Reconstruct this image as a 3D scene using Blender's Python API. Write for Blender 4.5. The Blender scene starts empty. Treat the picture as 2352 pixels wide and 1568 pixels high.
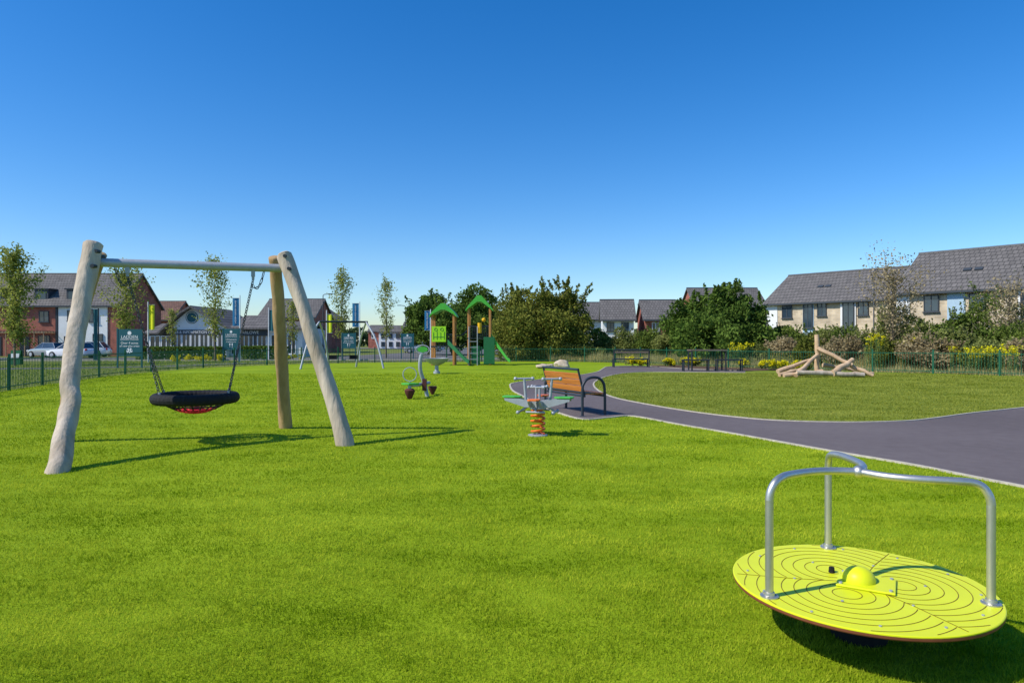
import bpy, math, random
import numpy as np
from mathutils import Vector, Matrix, noise
from mathutils.geometry import tessellate_polygon
random.seed(7)
pi=math.pi
EYE=1.6; F=1568.0
def gp(px,py):
    Y=EYE*F/(py-784.0); return ((px-1176)/F*Y, Y)
def at(px,py,Y):
    return Vector(((px-1176)/F*Y, Y, EYE-(py-784)/F*Y))
scn=bpy.context.scene
col=scn.collection

# ------------------------------------------------------------ materials
MATS={}
def _n(nt,t,**k):
    n=nt.nodes.new(t)
    for a,b in k.items(): setattr(n,a,b)
    return n
def mat(name,c,rough=.7,metal=0,var=.15,scale=8,bump=0,bscale=None,c2=None,spec=.3,coat=0,stretch=None):
    if name in MATS: return MATS[name]
    m=bpy.data.materials.new(name); m.use_nodes=True; nt=m.node_tree
    b=nt.nodes['Principled BSDF']
    b.inputs['Roughness'].default_value=rough; b.inputs['Metallic'].default_value=metal
    b.inputs['Specular IOR Level'].default_value=spec
    if coat: b.inputs['Coat Weight'].default_value=coat
    tc=_n(nt,'ShaderNodeTexCoord'); mp=_n(nt,'ShaderNodeMapping')
    if stretch: mp.inputs['Scale'].default_value=stretch
    nt.links.new(tc.outputs['Object'],mp.inputs['Vector'])
    no=_n(nt,'ShaderNodeTexNoise'); no.inputs['Scale'].default_value=scale; no.inputs['Detail'].default_value=6; no.inputs['Roughness'].default_value=.65
    nt.links.new(mp.outputs['Vector'],no.inputs['Vector'])
    r=_n(nt,'ShaderNodeValToRGB')
    r.color_ramp.elements[0].position=.3; r.color_ramp.elements[1].position=.7
    if c2 is None:
        a=[x*(1-var) for x in c]; d=[min(1,x*(1+var)) for x in c]
    else: a,d=c,c2
    r.color_ramp.elements[0].color=(*a[:3],1); r.color_ramp.elements[1].color=(*d[:3],1)
    nt.links.new(no.outputs['Fac'],r.inputs['Fac']); nt.links.new(r.outputs['Color'],b.inputs['Base Color'])
    if bump:
        n2=_n(nt,'ShaderNodeTexNoise'); n2.inputs['Scale'].default_value=bscale or scale*3; n2.inputs['Detail'].default_value=5
        nt.links.new(mp.outputs['Vector'],n2.inputs['Vector'])
        bp=_n(nt,'ShaderNodeBump'); bp.inputs['Strength'].default_value=bump; bp.inputs['Distance'].default_value=.02
        nt.links.new(n2.outputs['Fac'],bp.inputs['Height']); nt.links.new(bp.outputs['Normal'],b.inputs['Normal'])
    MATS[name]=m; return m

def brickmat(name,c1,c2,mortar,bw,bh,ms=.012,var=.25,bump=.3,rough=.85):
    m=bpy.data.materials.new(name); m.use_nodes=True; nt=m.node_tree; b=nt.nodes['Principled BSDF']
    b.inputs['Roughness'].default_value=rough; b.inputs['Specular IOR Level'].default_value=.2
    tc=_n(nt,'ShaderNodeTexCoord'); sx=_n(nt,'ShaderNodeSeparateXYZ'); nt.links.new(tc.outputs['Object'],sx.inputs[0])
    ad=_n(nt,'ShaderNodeMath',operation='ADD'); nt.links.new(sx.outputs['X'],ad.inputs[0]); nt.links.new(sx.outputs['Y'],ad.inputs[1])
    if name.startswith('roof'):
        nt.links.remove(ad.inputs[1].links[0]); ad.inputs[1].default_value=0
    cb=_n(nt,'ShaderNodeCombineXYZ'); nt.links.new(ad.outputs[0],cb.inputs['X']); nt.links.new(sx.outputs['Z'],cb.inputs['Y'])
    br=_n(nt,'ShaderNodeTexBrick'); br.inputs['Scale'].default_value=1
    br.inputs['Brick Width'].default_value=bw; br.inputs['Row Height'].default_value=bh; br.inputs['Mortar Size'].default_value=ms
    br.inputs['Color1'].default_value=(*c1,1); br.inputs['Color2'].default_value=(*c2,1); br.inputs['Mortar'].default_value=(*mortar,1)
    nt.links.new(cb.outputs[0],br.inputs['Vector'])
    no=_n(nt,'ShaderNodeTexNoise'); no.inputs['Scale'].default_value=1.3; no.inputs['Detail'].default_value=6
    nt.links.new(tc.outputs['Object'],no.inputs['Vector'])
    mr=_n(nt,'ShaderNodeMapRange'); mr.inputs['From Min'].default_value=.3; mr.inputs['From Max'].default_value=.7; mr.inputs['To Min'].default_value=1-var; mr.inputs['To Max'].default_value=1+var
    nt.links.new(no.outputs['Fac'],mr.inputs['Value'])
    mx=_n(nt,'ShaderNodeVectorMath',operation='SCALE'); nt.links.new(br.outputs['Color'],mx.inputs[0]); nt.links.new(mr.outputs[0],mx.inputs['Scale'])
    nt.links.new(mx.outputs[0],b.inputs['Base Color'])
    bp=_n(nt,'ShaderNodeBump'); bp.inputs['Strength'].default_value=bump; bp.invert=True
    nt.links.new(br.outputs['Fac'],bp.inputs['Height']); nt.links.new(bp.outputs['Normal'],b.inputs['Normal'])
    return m

def leafmat(name,c1,c2,trans=.3,scale=.8,stretch=None,rnd=.7,lo=-.15,hi=.45,fine=0):
    m=bpy.data.materials.new(name); m.use_nodes=True; nt=m.node_tree
    for n in list(nt.nodes): nt.nodes.remove(n)
    out=_n(nt,'ShaderNodeOutputMaterial')
    g=_n(nt,'ShaderNodeNewGeometry'); no=_n(nt,'ShaderNodeTexNoise'); no.inputs['Scale'].default_value=scale; no.inputs['Detail'].default_value=4
    mp=_n(nt,'ShaderNodeMapping'); nt.links.new(g.outputs['Position'],mp.inputs['Vector']); nt.links.new(mp.outputs['Vector'],no.inputs['Vector'])
    if stretch: mp.inputs['Scale'].default_value=stretch; mp.inputs['Rotation'].default_value=(0,0,.6)
    ad=_n(nt,'ShaderNodeMath',operation='MULTIPLY_ADD'); nt.links.new(g.outputs['Random Per Island'],ad.inputs[0]); ad.inputs[1].default_value=rnd
    mr=_n(nt,'ShaderNodeMapRange'); mr.inputs['From Min'].default_value=.32; mr.inputs['From Max'].default_value=.68; mr.inputs['To Min'].default_value=lo; mr.inputs['To Max'].default_value=hi
    nt.links.new(no.outputs['Fac'],mr.inputs['Value']); nt.links.new(mr.outputs[0],ad.inputs[2])
    last=ad.outputs[0]
    if fine:
        n2=_n(nt,'ShaderNodeTexNoise'); n2.inputs['Scale'].default_value=5.5; n2.inputs['Detail'].default_value=4; nt.links.new(mp.outputs['Vector'],n2.inputs['Vector'])
        m2=_n(nt,'ShaderNodeMapRange'); m2.inputs['From Min'].default_value=.32; m2.inputs['From Max'].default_value=.68; m2.inputs['To Min'].default_value=-fine; m2.inputs['To Max'].default_value=fine
        nt.links.new(n2.outputs['Fac'],m2.inputs['Value']); a3=_n(nt,'ShaderNodeMath',operation='ADD'); nt.links.new(last,a3.inputs[0]); nt.links.new(m2.outputs[0],a3.inputs[1]); last=a3.outputs[0]
    r=_n(nt,'ShaderNodeValToRGB'); r.color_ramp.elements[0].color=(*c1,1); r.color_ramp.elements[1].color=(*c2,1)
    nt.links.new(last,r.inputs['Fac'])
    d=_n(nt,'ShaderNodeBsdfDiffuse'); t=_n(nt,'ShaderNodeBsdfTranslucent'); mx=_n(nt,'ShaderNodeMixShader'); mx.inputs[0].default_value=trans
    nt.links.new(r.outputs[0],d.inputs[0]); nt.links.new(r.outputs[0],t.inputs[0])
    nt.links.new(d.outputs[0],mx.inputs[1]); nt.links.new(t.outputs[0],mx.inputs[2]); nt.links.new(mx.outputs[0],out.inputs[0])
    return m

def groundmat(name,cols,rough=.95,s1=.35,s2=6,s3=90,bump=.4):
    m=bpy.data.materials.new(name); m.use_nodes=True; nt=m.node_tree; b=nt.nodes['Principled BSDF']
    b.inputs['Roughness'].default_value=rough; b.inputs['Specular IOR Level'].default_value=.1
    g=_n(nt,'ShaderNodeNewGeometry')
    ns=[]
    for s,d in ((s1,3),(s2,5),(s3,4)):
        n=_n(nt,'ShaderNodeTexNoise'); n.inputs['Scale'].default_value=s; n.inputs['Detail'].default_value=d; nt.links.new(g.outputs['Position'],n.inputs['Vector']); ns.append(n)
    a=_n(nt,'ShaderNodeMath',operation='MULTIPLY_ADD'); nt.links.new(ns[0].outputs[0],a.inputs[0]); a.inputs[1].default_value=.9
    m2=_n(nt,'ShaderNodeMath',operation='MULTIPLY'); nt.links.new(ns[1].outputs[0],m2.inputs[0]); m2.inputs[1].default_value=.6
    nt.links.new(m2.outputs[0],a.inputs[2])
    a2=_n(nt,'ShaderNodeMath',operation='MULTIPLY_ADD'); nt.links.new(ns[2].outputs[0],a2.inputs[0]); a2.inputs[1].default_value=.8; nt.links.new(a.outputs[0],a2.inputs[2])
    r=_n(nt,'ShaderNodeValToRGB'); mr=_n(nt,'ShaderNodeMapRange'); mr.inputs['From Min'].default_value=.75; mr.inputs['From Max'].default_value=1.55
    nt.links.new(a2.outputs[0],mr.inputs['Value']); nt.links.new(mr.outputs[0],r.inputs['Fac'])
    els=r.color_ramp.elements
    els[0].color=(*cols[0],1); els[1].color=(*cols[-1],1)
    for i,c in enumerate(cols[1:-1]):
        e=els.new((i+1)/(len(cols)-1)); e.color=(*c,1)
    nt.links.new(r.outputs[0],b.inputs['Base Color'])
    bp=_n(nt,'ShaderNodeBump'); bp.inputs['Strength'].default_value=bump; bp.inputs['Distance'].default_value=.02
    nt.links.new(ns[2].outputs[0],bp.inputs['Height']); nt.links.new(bp.outputs[0],b.inputs['Normal'])
    return m

# ------------------------------------------------------------ mesh builder
class M:
    def __init__(s): s.v=[]; s.f=[]
    def add(s,vs,fs):
        o=len(s.v); s.v+= [tuple(v) for v in vs]; s.f+=[tuple(i+o for i in f) for f in fs]; return s
    def box(s,c,d,rz=0,rx=0,ry=0):
        R=Matrix.Rotation(rz,3,'Z')@Matrix.Rotation(ry,3,'Y')@Matrix.Rotation(rx,3,'X'); c=Vector(c)
        vs=[c+R@Vector((x*d[0]/2,y*d[1]/2,z*d[2]/2)) for z in(-1,1) for x,y in((-1,-1),(1,-1),(1,1),(-1,1))]
        return s.add(vs,[(3,2,1,0),(4,5,6,7),(0,1,5,4),(1,2,6,5),(2,3,7,6),(3,0,4,7)])
    def b2(s,x0,x1,y0,y1,z0,z1):
        return s.box(((x0+x1)/2,(y0+y1)/2,(z0+z1)/2),(abs(x1-x0),abs(y1-y0),abs(z1-z0)))
    def tube(s,pts,r,n=8,closed=False,caps=True,wob=0,seed=0):
        pts=[Vector(p) for p in pts]; k=len(pts)
        rs=r if isinstance(r,(list,tuple)) else [r]*k
        T=[]
        for i in range(k):
            a=pts[(i-1)%k] if (closed or i>0) else pts[i]; b=pts[(i+1)%k] if (closed or i<k-1) else pts[i]
            T.append((b-a).normalized())
        up=Vector((0,0,1)) if abs(T[0].z)<.9 else Vector((1,0,0))
        N=(up-T[0]*up.dot(T[0])).normalized(); vs=[]
        for i in range(k):
            N=(N-T[i]*N.dot(T[i])).normalized(); B=T[i].cross(N)
            for j in range(n):
                a=2*pi*j/n; rr=rs[i]
                if wob: rr*=1+wob*noise.noise(Vector((math.cos(a)*1.3,math.sin(a)*1.3,i*.23+seed)))
                vs.append(pts[i]+(N*math.cos(a)+B*math.sin(a))*rr)
        fs=[]
        for i in range(k if closed else k-1):
            i2=(i+1)%k
            for j in range(n):
                j2=(j+1)%n; fs.append((i*n+j,i*n+j2,i2*n+j2,i2*n+j))
        if caps and not closed:
            fs.append(tuple(range(n-1,-1,-1))); fs.append(tuple((k-1)*n+j for j in range(n)))
        return s.add(vs,fs)
    def cyl(s,p,q,r,r2=None,n=10): return s.tube([p,q],[r,r if r2 is None else r2],n)
    def lathe(s,c,prof,n=24,caps=True):
        vs=[(c[0]+r*math.cos(2*pi*j/n),c[1]+r*math.sin(2*pi*j/n),c[2]+z) for r,z in prof for j in range(n)]; k=len(prof)
        fs=[(i*n+j,i*n+(j+1)%n,(i+1)*n+(j+1)%n,(i+1)*n+j) for i in range(k-1) for j in range(n)]
        if caps: fs.append(tuple(range(n-1,-1,-1))); fs.append(tuple((k-1)*n+j for j in range(n)))
        return s.add(vs,fs)
    def ball(s,c,r,n=10,sc=(1,1,1),wob=0,seed=0):
        k=max(5,n//2+1); vs=[]
        for i in range(k+1):
            t=pi*i/k
            for j in range(n):
                a=2*pi*j/n; d=Vector((math.sin(t)*math.cos(a),math.sin(t)*math.sin(a),math.cos(t)))
                rr=r*(1+wob*noise.noise(d*1.4+Vector((seed,0,0)))+wob*.5*noise.noise(d*3.3+Vector((seed,5,0))))
                vs.append((c[0]+d.x*rr*sc[0],c[1]+d.y*rr*sc[1],c[2]+d.z*rr*sc[2]))
        fs=[(i*n+j,(i+1)*n+j,(i+1)*n+(j+1)%n,i*n+(j+1)%n) for i in range(k) for j in range(n)]
        return s.add(vs,fs)
    def profx(s,prof,x0,x1):
        n=len(prof); vs=[(x0,y,z) for y,z in prof]+[(x1,y,z) for y,z in prof]
        return s.add(vs,[tuple(range(n)),tuple(range(2*n-1,n-1,-1))]+[(i,i+n,(i+1)%n+n,(i+1)%n) for i in range(n)])
    def profy(s,prof,y0,y1):
        n=len(prof); vs=[(x,y0,z) for x,z in prof]+[(x,y1,z) for x,z in prof]
        return s.add(vs,[tuple(range(n)),tuple(range(2*n-1,n-1,-1))]+[(i,i+n,(i+1)%n+n,(i+1)%n) for i in range(n)])
    def sheet(s,poly,z):
        t=tessellate_polygon([[Vector((x,y,0)) for x,y in poly]])
        fs=[]
        for a,b,c in t:
            A,B,C=poly[a],poly[b],poly[c]
            if (B[0]-A[0])*(C[1]-A[1])-(B[1]-A[1])*(C[0]-A[0])<0: b,c=c,b
            fs.append((a,b,c))
        return s.add([(x,y,z) for x,y in poly],fs)
    def ribbon(s,pts,w,z0,z1,closed=False):
        k=len(pts); L=[];R=[]
        for i in range(k):
            a=Vector(pts[max(i-1,0)]); b=Vector(pts[min(i+1,k-1)]); d=(b-a).normalized(); nn=Vector((-d.y,d.x))*w/2
            p=Vector(pts[i]); L.append(p+nn); R.append(p-nn)
        vs=[(p.x,p.y,z1) for p in L]+[(p.x,p.y,z1) for p in R]+[(p.x,p.y,z0) for p in L]+[(p.x,p.y,z0) for p in R]
        fs=[]
        for i in range(k-1):
            fs+= [(i,k+i,k+i+1,i+1),(2*k+i,i,i+1,2*k+i+1),(k+i,3*k+i,3*k+i+1,k+i+1)]
        return s.add(vs,fs)
ROOTS={}
def root(name,loc=(0,0,0),rz=0):
    e=bpy.data.objects.new(name,None); e.location=loc; e.rotation_euler=(0,0,rz); e.empty_display_size=.2
    col.objects.link(e); ROOTS[e.name]=(Vector(loc),rz); return e
def part(r,name,m,mt,smooth=False,world=False,bevel=0):
    me=bpy.data.meshes.new(name); vs=m.v
    if world:
        loc,rz=ROOTS[r.name]; Ri=Matrix.Rotation(-rz,3,'Z'); vs=[tuple(Ri@(Vector(v)-loc)) for v in vs]
    me.from_pydata(vs,[],m.f); me.update()
    me.materials.append(mt)
    if smooth: me.polygons.foreach_set('use_smooth',[True]*len(me.polygons))
    o=bpy.data.objects.new(name,me); col.objects.link(o)
    if r is not None: o.parent=r
    if bevel:
        b=o.modifiers.new('bevel','BEVEL'); b.width=bevel; b.segments=2; b.limit_method='ANGLE'
    if smooth:
        md=o.modifiers.new('es','EDGE_SPLIT'); md.split_angle=math.radians(50)
    return o
def npmesh(name,V,k,mt,parent=None):
    V=np.asarray(V,dtype=np.float32).reshape(-1,3)
    n=len(V); me=bpy.data.meshes.new(name); me.vertices.add(n); me.vertices.foreach_set('co',V.ravel())
    me.loops.add(n); me.loops.foreach_set('vertex_index',np.arange(n,dtype=np.int32))
    me.polygons.add(n//k); me.polygons.foreach_set('loop_start',np.arange(0,n,k,dtype=np.int32))
    try: me.polygons.foreach_set('loop_total',np.full(n//k,k,dtype=np.int32))
    except Exception: pass
    me.update(calc_edges=True); me.validate()
    me.materials.append(mt); o=bpy.data.objects.new(name,me); col.objects.link(o)
    if parent: o.parent=parent
    return o
def text(r,name,body,loc,size,mt,rz=0,roll=0,align='CENTER'):
    c=bpy.data.curves.new(name,'FONT'); c.body=body; c.size=size; c.align_x=align; c.align_y='CENTER'; c.extrude=.003
    c.materials.append(mt); o=bpy.data.objects.new(name,c); col.objects.link(o); o.parent=r; o.location=loc
    o.rotation_euler=(Matrix.Rotation(rz,3,'Z')@Matrix.Rotation(pi/2,3,'X')@Matrix.Rotation(roll,3,'Z')).to_euler()
    return o
def catmull(P,n=6):
    P=[Vector(p) for p in P]; out=[]
    for i in range(len(P)-1):
        a=P[max(i-1,0)];b=P[i];c=P[i+1];d=P[min(i+2,len(P)-1)]
        for j in range(n):
            t=j/n; out.append(.5*((2*b)+(c-a)*t+(2*a-5*b+4*c-d)*t*t+(3*b-a-3*c+d)*t**3))
    out.append(P[-1]); return out

m_alu=mat('brushed_steel',(.56,.54,.50),.42,.85,.08,20)
m_galv=mat('galvanised_metal',(.38,.40,.43),.5,.25,.1,10)
m_dark=mat('dark_paint',(.028,.035,.042),.45,0,.15,10)
m_black=mat('black_rubber',(.012,.012,.014),.75,0,.3,60,.6,150)
m_under=mat('black_underside',(.02,.02,.02),.9,0,.2,20,spec=.1)
m_lime=mat('lime_panel',(.68,.72,.014),.42,0,.04,5)
m_limeg=mat('lime_green_panel',(.36,.70,.02),.5,0,.06,5)
m_green=mat('green_panel',(.08,.43,.05),.45,0,.1,5)
m_dgreen=mat('dark_green_panel',(.02,.14,.05),.5,0,.1,5)
m_brown=mat('panel_edge_brown',(.20,.06,.025),.6,0,.15,20)
m_line=mat('engraved_line',(.15,.08,.01),.7,0,.1,20)
m_wood=mat('weathered_log',(.33,.26,.185),.85,0,.1,4,.8,18,c2=(.62,.52,.41),stretch=(1,1,.18))
m_wood2=mat('brown_log',(.28,.17,.07),.85,0,.1,4,.7,18,c2=(.48,.33,.17),stretch=(1,1,.18))
m_wood3=mat('tan_log',(.46,.29,.16),.85,0,.1,4,.5,14,c2=(.64,.46,.29))
m_plank=mat('orange_plank',(.42,.13,.025),.55,0,.1,3,.2,30,c2=(.60,.22,.05),stretch=(.3,6,6))
m_post=mat('orange_timber',(.50,.22,.07),.7,0,.15,6)
m_orange=mat('orange_paint',(.78,.16,.015),.4,0,.06,6)
m_red=mat('red_rope',(.60,.02,.04),.8,0,.2,40)
m_fence=mat('green_fence_paint',(.012,.10,.05),.5,0,.1,5)
m_white=mat('white_render',(.74,.74,.72),.85,0,.05,1.5)
m_frame=mat('white_frame',(.75,.76,.77),.5,0,.03,5)
m_greyf=mat('grey_frame',(.05,.06,.07),.5,0,.05,5)
m_barge=mat('bargeboard_grey',(.14,.135,.135),.6,0,.05,5)
m_glass=mat('window_glass',(.03,.05,.07),.08,0,.4,1.0,spec=.7)
m_blue=mat('pale_blue_cladding',(.38,.52,.62),.6,0,.06,4)
m_teal=mat('teal_sign',(.015,.10,.12),.5,0,.05,3)
m_blueb=mat('blue_banner',(.01,.14,.30),.55,0,.06,3)
m_limeb=mat('lime_banner',(.66,.70,.015),.6,0,.06,3)
m_txt=mat('white_lettering',(.8,.8,.8),.6,0,.02,3)
m_asph=groundmat('asphalt',[(.112,.094,.094),(.152,.128,.128),(.190,.162,.160)],.92,.25,5,160,.5)
m_road=groundmat('road_asphalt',[(.11,.105,.105),(.15,.145,.145),(.19,.185,.18)],.9,.1,2,40,.3)
m_edge=mat('concrete_edging',(.48,.43,.34),.9,0,.2,9,.3)
m_mulch=mat('bark_mulch',(.10,.06,.035),.95,0,.5,15,1)
m_rock=mat('sandstone_rock',(.42,.32,.22),.9,0,.2,3,.8,10,c2=(.66,.55,.42))
m_bark=mat('tree_bark',(.16,.13,.09),.9,0,.3,9,.5)
m_brick=brickmat('red_brick',(.38,.085,.05),(.27,.06,.042),(.32,.22,.17),.23,.078,.01)
m_stone=brickmat('buff_stone',(.62,.50,.34),(.46,.37,.25),(.52,.45,.35),.45,.2,.02,.2,.4)
m_roof=brickmat('roof_grey_tile',(.165,.152,.142),(.13,.12,.113),(.07,.066,.063),.33,.30,.03,.14,.6)
m_roofb=brickmat('roof_brown_tile',(.20,.11,.08),(.15,.085,.065),(.06,.035,.03),.33,.22,.02,.2,.6)
m_tyre=mat('tyre',(.015,.015,.016),.85,0,.1,20)
m_carw=mat('white_car_paint',(.75,.76,.78),.25,0,.02,3,coat=.6)
m_cars=mat('silver_car_paint',(.35,.38,.41),.25,.5,.02,3,coat=.6)
m_yel=mat('yellow_plastic',(.75,.42,.01),.5,0,.05,6)
m_lampred=mat('red_lamp',(.5,.01,.01),.3)

# ------------------------------------------------------------ ground
g_lawn=groundmat('lawn_grass',[(.13,.20,.004),(.19,.28,.006),(.25,.35,.010),(.32,.40,.02)],.95,.45,5,70,.6)
g_isl=groundmat('lawn_grass_dull',[(.12,.155,.014),(.16,.205,.02),(.21,.25,.03),(.27,.29,.05)],.95,.5,5,70,.6)
g_far=groundmat('rough_grass',[(.10,.13,.02),(.16,.19,.04),(.26,.25,.09)],.95,.08,.9,9,.3)
gr=M(); gr.add([(-2500,-300,0),(2500,-300,0),(2500,3000,0),(-2500,3000,0)],[(0,1,2,3)])
part(None,'ground',gr,g_far)
fence_pts=[(-8,2),(-11,9),(-14,15),(-16.2,21.6),(-17.4,26),(-18.6,32),(-18.9,38),(-18.2,43),(-15,48.5),(-9.5,51.8),(-4,53.2),(2,54),(7,52),(10.5,46.5),(14,40.5),(18.7,35.8),(22,32.5),(26,27),(30,20),(33,10)]
fcurve=[tuple(p) for p in catmull([Vector(p) for p in fence_pts],6)]
lawn=M(); lawn_poly=fcurve+[(34,-6),(-9,-6)]
lawn.sheet(lawn_poly,.004); part(None,'lawn',lawn,g_lawn)
near=[gp(*p) for p in [(1172,889),(1178,898),(1196,908),(1235,930),(1285,950),(1340,964),(1400,960),(1455,957),(1560,976),(1700,1000),(1900,1036),(2100,1070),(2352,1120)]]+[(6.9,4.2),(8.4,0),(9.4,-4)]
farE=[gp(*p) for p in [(1172,889),(1180,880),(1250,871),(1330,862),(1372,854),(1385,847),(1400,842),(1470,840.5),(1560,846),(1640,849.5),(1712,852.5)]]
inner=[gp(*p) for p in [(1712,856),(1600,855),(1480,854.5),(1430,858),(1390,866),(1366,878),(1368,892),(1405,912),(1500,932),(1600,948),(1700,960),(1800,967.5),(1950,971),(2080,968),(2150,961),(2230,950),(2352,937)]]+[(17,19.2),(24,22.5),(29,22)]
nearS=[tuple(p) for p in catmull([Vector(p) for p in near],5)]
farS=[tuple(p) for p in catmull([Vector(p) for p in farE],5)]
innS=[tuple(p) for p in catmull([Vector(p) for p in inner],5)]
path_poly=nearS[::-1]+farS[1:]+innS+[(31,12),(24,-4)]
pm=M(); pm.sheet(path_poly,.012); part(None,'asphalt_path',pm,m_asph)
ed=M(); 
for e in (nearS,farS,innS): ed.ribbon(e,.055,0,.028)
part(None,'path_edging',ed,m_edge)
isl_poly=innS+[(31.5,15),(30.5,18)][::-1]+[(26,26.6),(22,32),(18.4,35.4),(14,40)]
isl=M(); isl.sheet(isl_poly,.008); part(None,'island_lawn',isl,g_isl)
mul=M(); mul.sheet([gp(*p) for p in [(1500,843),(1600,847),(1715,852.5),(1800,850),(1860,852),(1850,847),(1700,845.5),(1560,839.5),(1490,838)]],.016); part(None,'planting_bed',mul,m_mulch)
rd=M(); rd.sheet([(-110,57),(-30,56),(0,58.5),(14,62),(14,69),(-5,68),(-18,67.5),(-110,68.5)],.006); rd.sheet([(-19,68),(-6,68.2),(4,110),(60,160),(60,175),(-60,175),(-30,150),(-12,120)],.0065)
part(None,'road',rd,m_road)
fp=M(); fp.ribbon([(-70,36),(-40,38.5),(-27,40.5),(-22.6,44),(-20,50),(-13,54.2),(0,56)],2.0,.0,.007)
part(None,'footpath',fp,m_road)
kb=M(); kb.ribbon([(-110,56.8),(-30,55.8),(0,58.3),(14,61.8)],.15,0,.12); part(None,'kerb',kb,m_edge)
fp2=M(); fp2.ribbon([(16,41.5),(20,38.2),(24,34.8),(30,28),(38,18)],1.3,0,.007); part(None,'footpath',fp2,m_road)

def inpoly(x,y,poly):
    res=np.zeros(len(x),bool); n=len(poly)
    for i in range(n):
        x1,y1=poly[i]; x2,y2=poly[(i+1)%n]
        if y1==y2: continue
        c=((y1>y)!=(y2>y))&(x<(x2-x1)*(y-y1)/(y2-y1)+x1); res^=c
    return res
def blade_mesh(name,x,y,h,w,mt,lean=.5,parent=None,z=0,seed=1):
    r=np.random.default_rng(seed); n=len(x); a=r.random(n)*2*pi; l=r.random(n)*lean*h; b=r.random(n)*2*pi
    hh=h*(.55+.6*r.random(n))
    dx=np.cos(a)*w/2; dy=np.sin(a)*w/2
    V=np.zeros((n,3,3)); V[:,0]=np.stack([x-dx,y-dy,np.full(n,z-.003)],1); V[:,1]=np.stack([x+dx,y+dy,np.full(n,z-.003)],1)
    V[:,2]=np.stack([x+np.cos(b)*l,y+np.sin(b)*l,z+hh],1)
    return npmesh(name,V,3,mt,parent)
l_lawn=leafmat('grass_blades',(.17,.27,.004),(.66,.70,.055),.38,.6,(1,2.3,1),.30,-.12,.62,.20)
l_isl=leafmat('grass_blades_dull',(.16,.20,.014),(.50,.50,.10),.38,.6,(1,2.0,1),.35,-.1,.5,.16)
l_verge=leafmat('verge_blades',(.11,.18,.01),(.40,.48,.06),.35,.6)
r=np.random.default_rng(2); n=800000
Yy=1.7*(34/1.7)**r.random(n); X=(r.random(n)-.5)*2*(.80*Yy+.6)
Ww=.0022+.0011*Yy; Hh=.024+.0006*Yy+0*X
tuft=np.array([noise.noise(Vector((a*2.2,b*2.2,1))) for a,b in zip(X[::1],Yy[::1])]); Hh*=1+.45*tuft
k=inpoly(X,Yy,lawn_poly)&~inpoly(X,Yy,path_poly); X,Yy,Hh,Ww=X[k],Yy[k],Hh[k],Ww[k]
ii=inpoly(X,Yy,isl_poly)
blade_mesh('grass',X[~ii],Yy[~ii],Hh[~ii],Ww[~ii],l_lawn,1.1)
blade_mesh('grass',X[ii],Yy[ii],Hh[ii],Ww[ii],l_isl,1.1,z=.006)

# ------------------------------------------------------------ vegetation
def diamonds(P,size,rng,asp=.55):
    n=len(P); u=rng.normal(size=(n,3)); u/=np.linalg.norm(u,axis=1)[:,None]
    w=rng.normal(size=(n,3)); v=np.cross(u,w); v/=np.linalg.norm(v,axis=1)[:,None]
    s=(size*(.6+.8*rng.random(n)))[:,None]; u*=s; v*=s*asp
    return np.stack([P+u,P+v,P-u,P-v],1)
def bush(name,x,y,rx,ry,h,ncl,nleaf,size,mt,z0=0,spikes=6,seed=0,cl=.34,trunk=True):
    rng=np.random.default_rng(seed+11); R=root(name,(x,y,0))
    pts=[];  cr=cl*min(rx,ry,h*.6)
    C=[]
    for i in range(ncl):
        d=rng.normal(size=3); d/=np.linalg.norm(d); rr=rng.random()**.4
        wd=1.12 if d[2]<0 else 1.0
        c=np.array([d[0]*rr*(rx-cr*.6)*wd,d[1]*rr*(ry-cr*.6)*wd,z0+(h-z0)*.5+d[2]*rr*((h-z0)*.5-cr*.6)]); C.append((c,cr*(.5+1.0*rng.random())))
    tot=sum(c[1]**2 for c in C)
    for c,r in C:
        n=int(nleaf*r*r/tot); d=rng.normal(size=(n,3)); d/=np.linalg.norm(d,axis=1)[:,None]
        rad=r*(.45+.6*rng.random(n)**.6+.4*rng.random(n)*(rng.random(n)>.8))
        pts.append(c+d*rad[:,None])
    m=M()
    for i in range(spikes):
        a=rng.random()*2*pi; q=.8*rng.random()**.5
        zt=z0+(h-z0)*(.5+.42*math.sqrt(max(0,1-q*q)))
        b=np.array([math.cos(a)*rx*q,math.sin(a)*ry*q,zt]); L=(h-z0)*(.10+.10*rng.random())
        t=b+np.array([rng.normal()*.35*L+math.cos(a)*q*L*.5,rng.normal()*.3*L,L]); n=max(12,int(nleaf*.003))
        tt=rng.random(n)[:,None]; pts.append(b+(t-b)*tt+rng.normal(size=(n,3))*.035*h*(1.1-tt)*.6)
        m.tube([tuple(b),tuple(t)],[.02,.006],4)
    P=np.concatenate(pts); P=P[P[:,2]>.03]
    npmesh('foliage',diamonds(P,size,rng),4,mt,R)
    if trunk:
        for i in range(5):
            a=rng.random()*2*pi
            m.tube([(.1*math.cos(a),.1*math.sin(a),0),(rx*.25*math.cos(a),ry*.25*math.sin(a),h*.35),(rx*.55*math.cos(a),ry*.55*math.sin(a),h*.72)],[.05*h/3,.03*h/3,.012*h/3],6)
    if m.v: part(R,'branches',m,m_bark,True)
    return R
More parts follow.
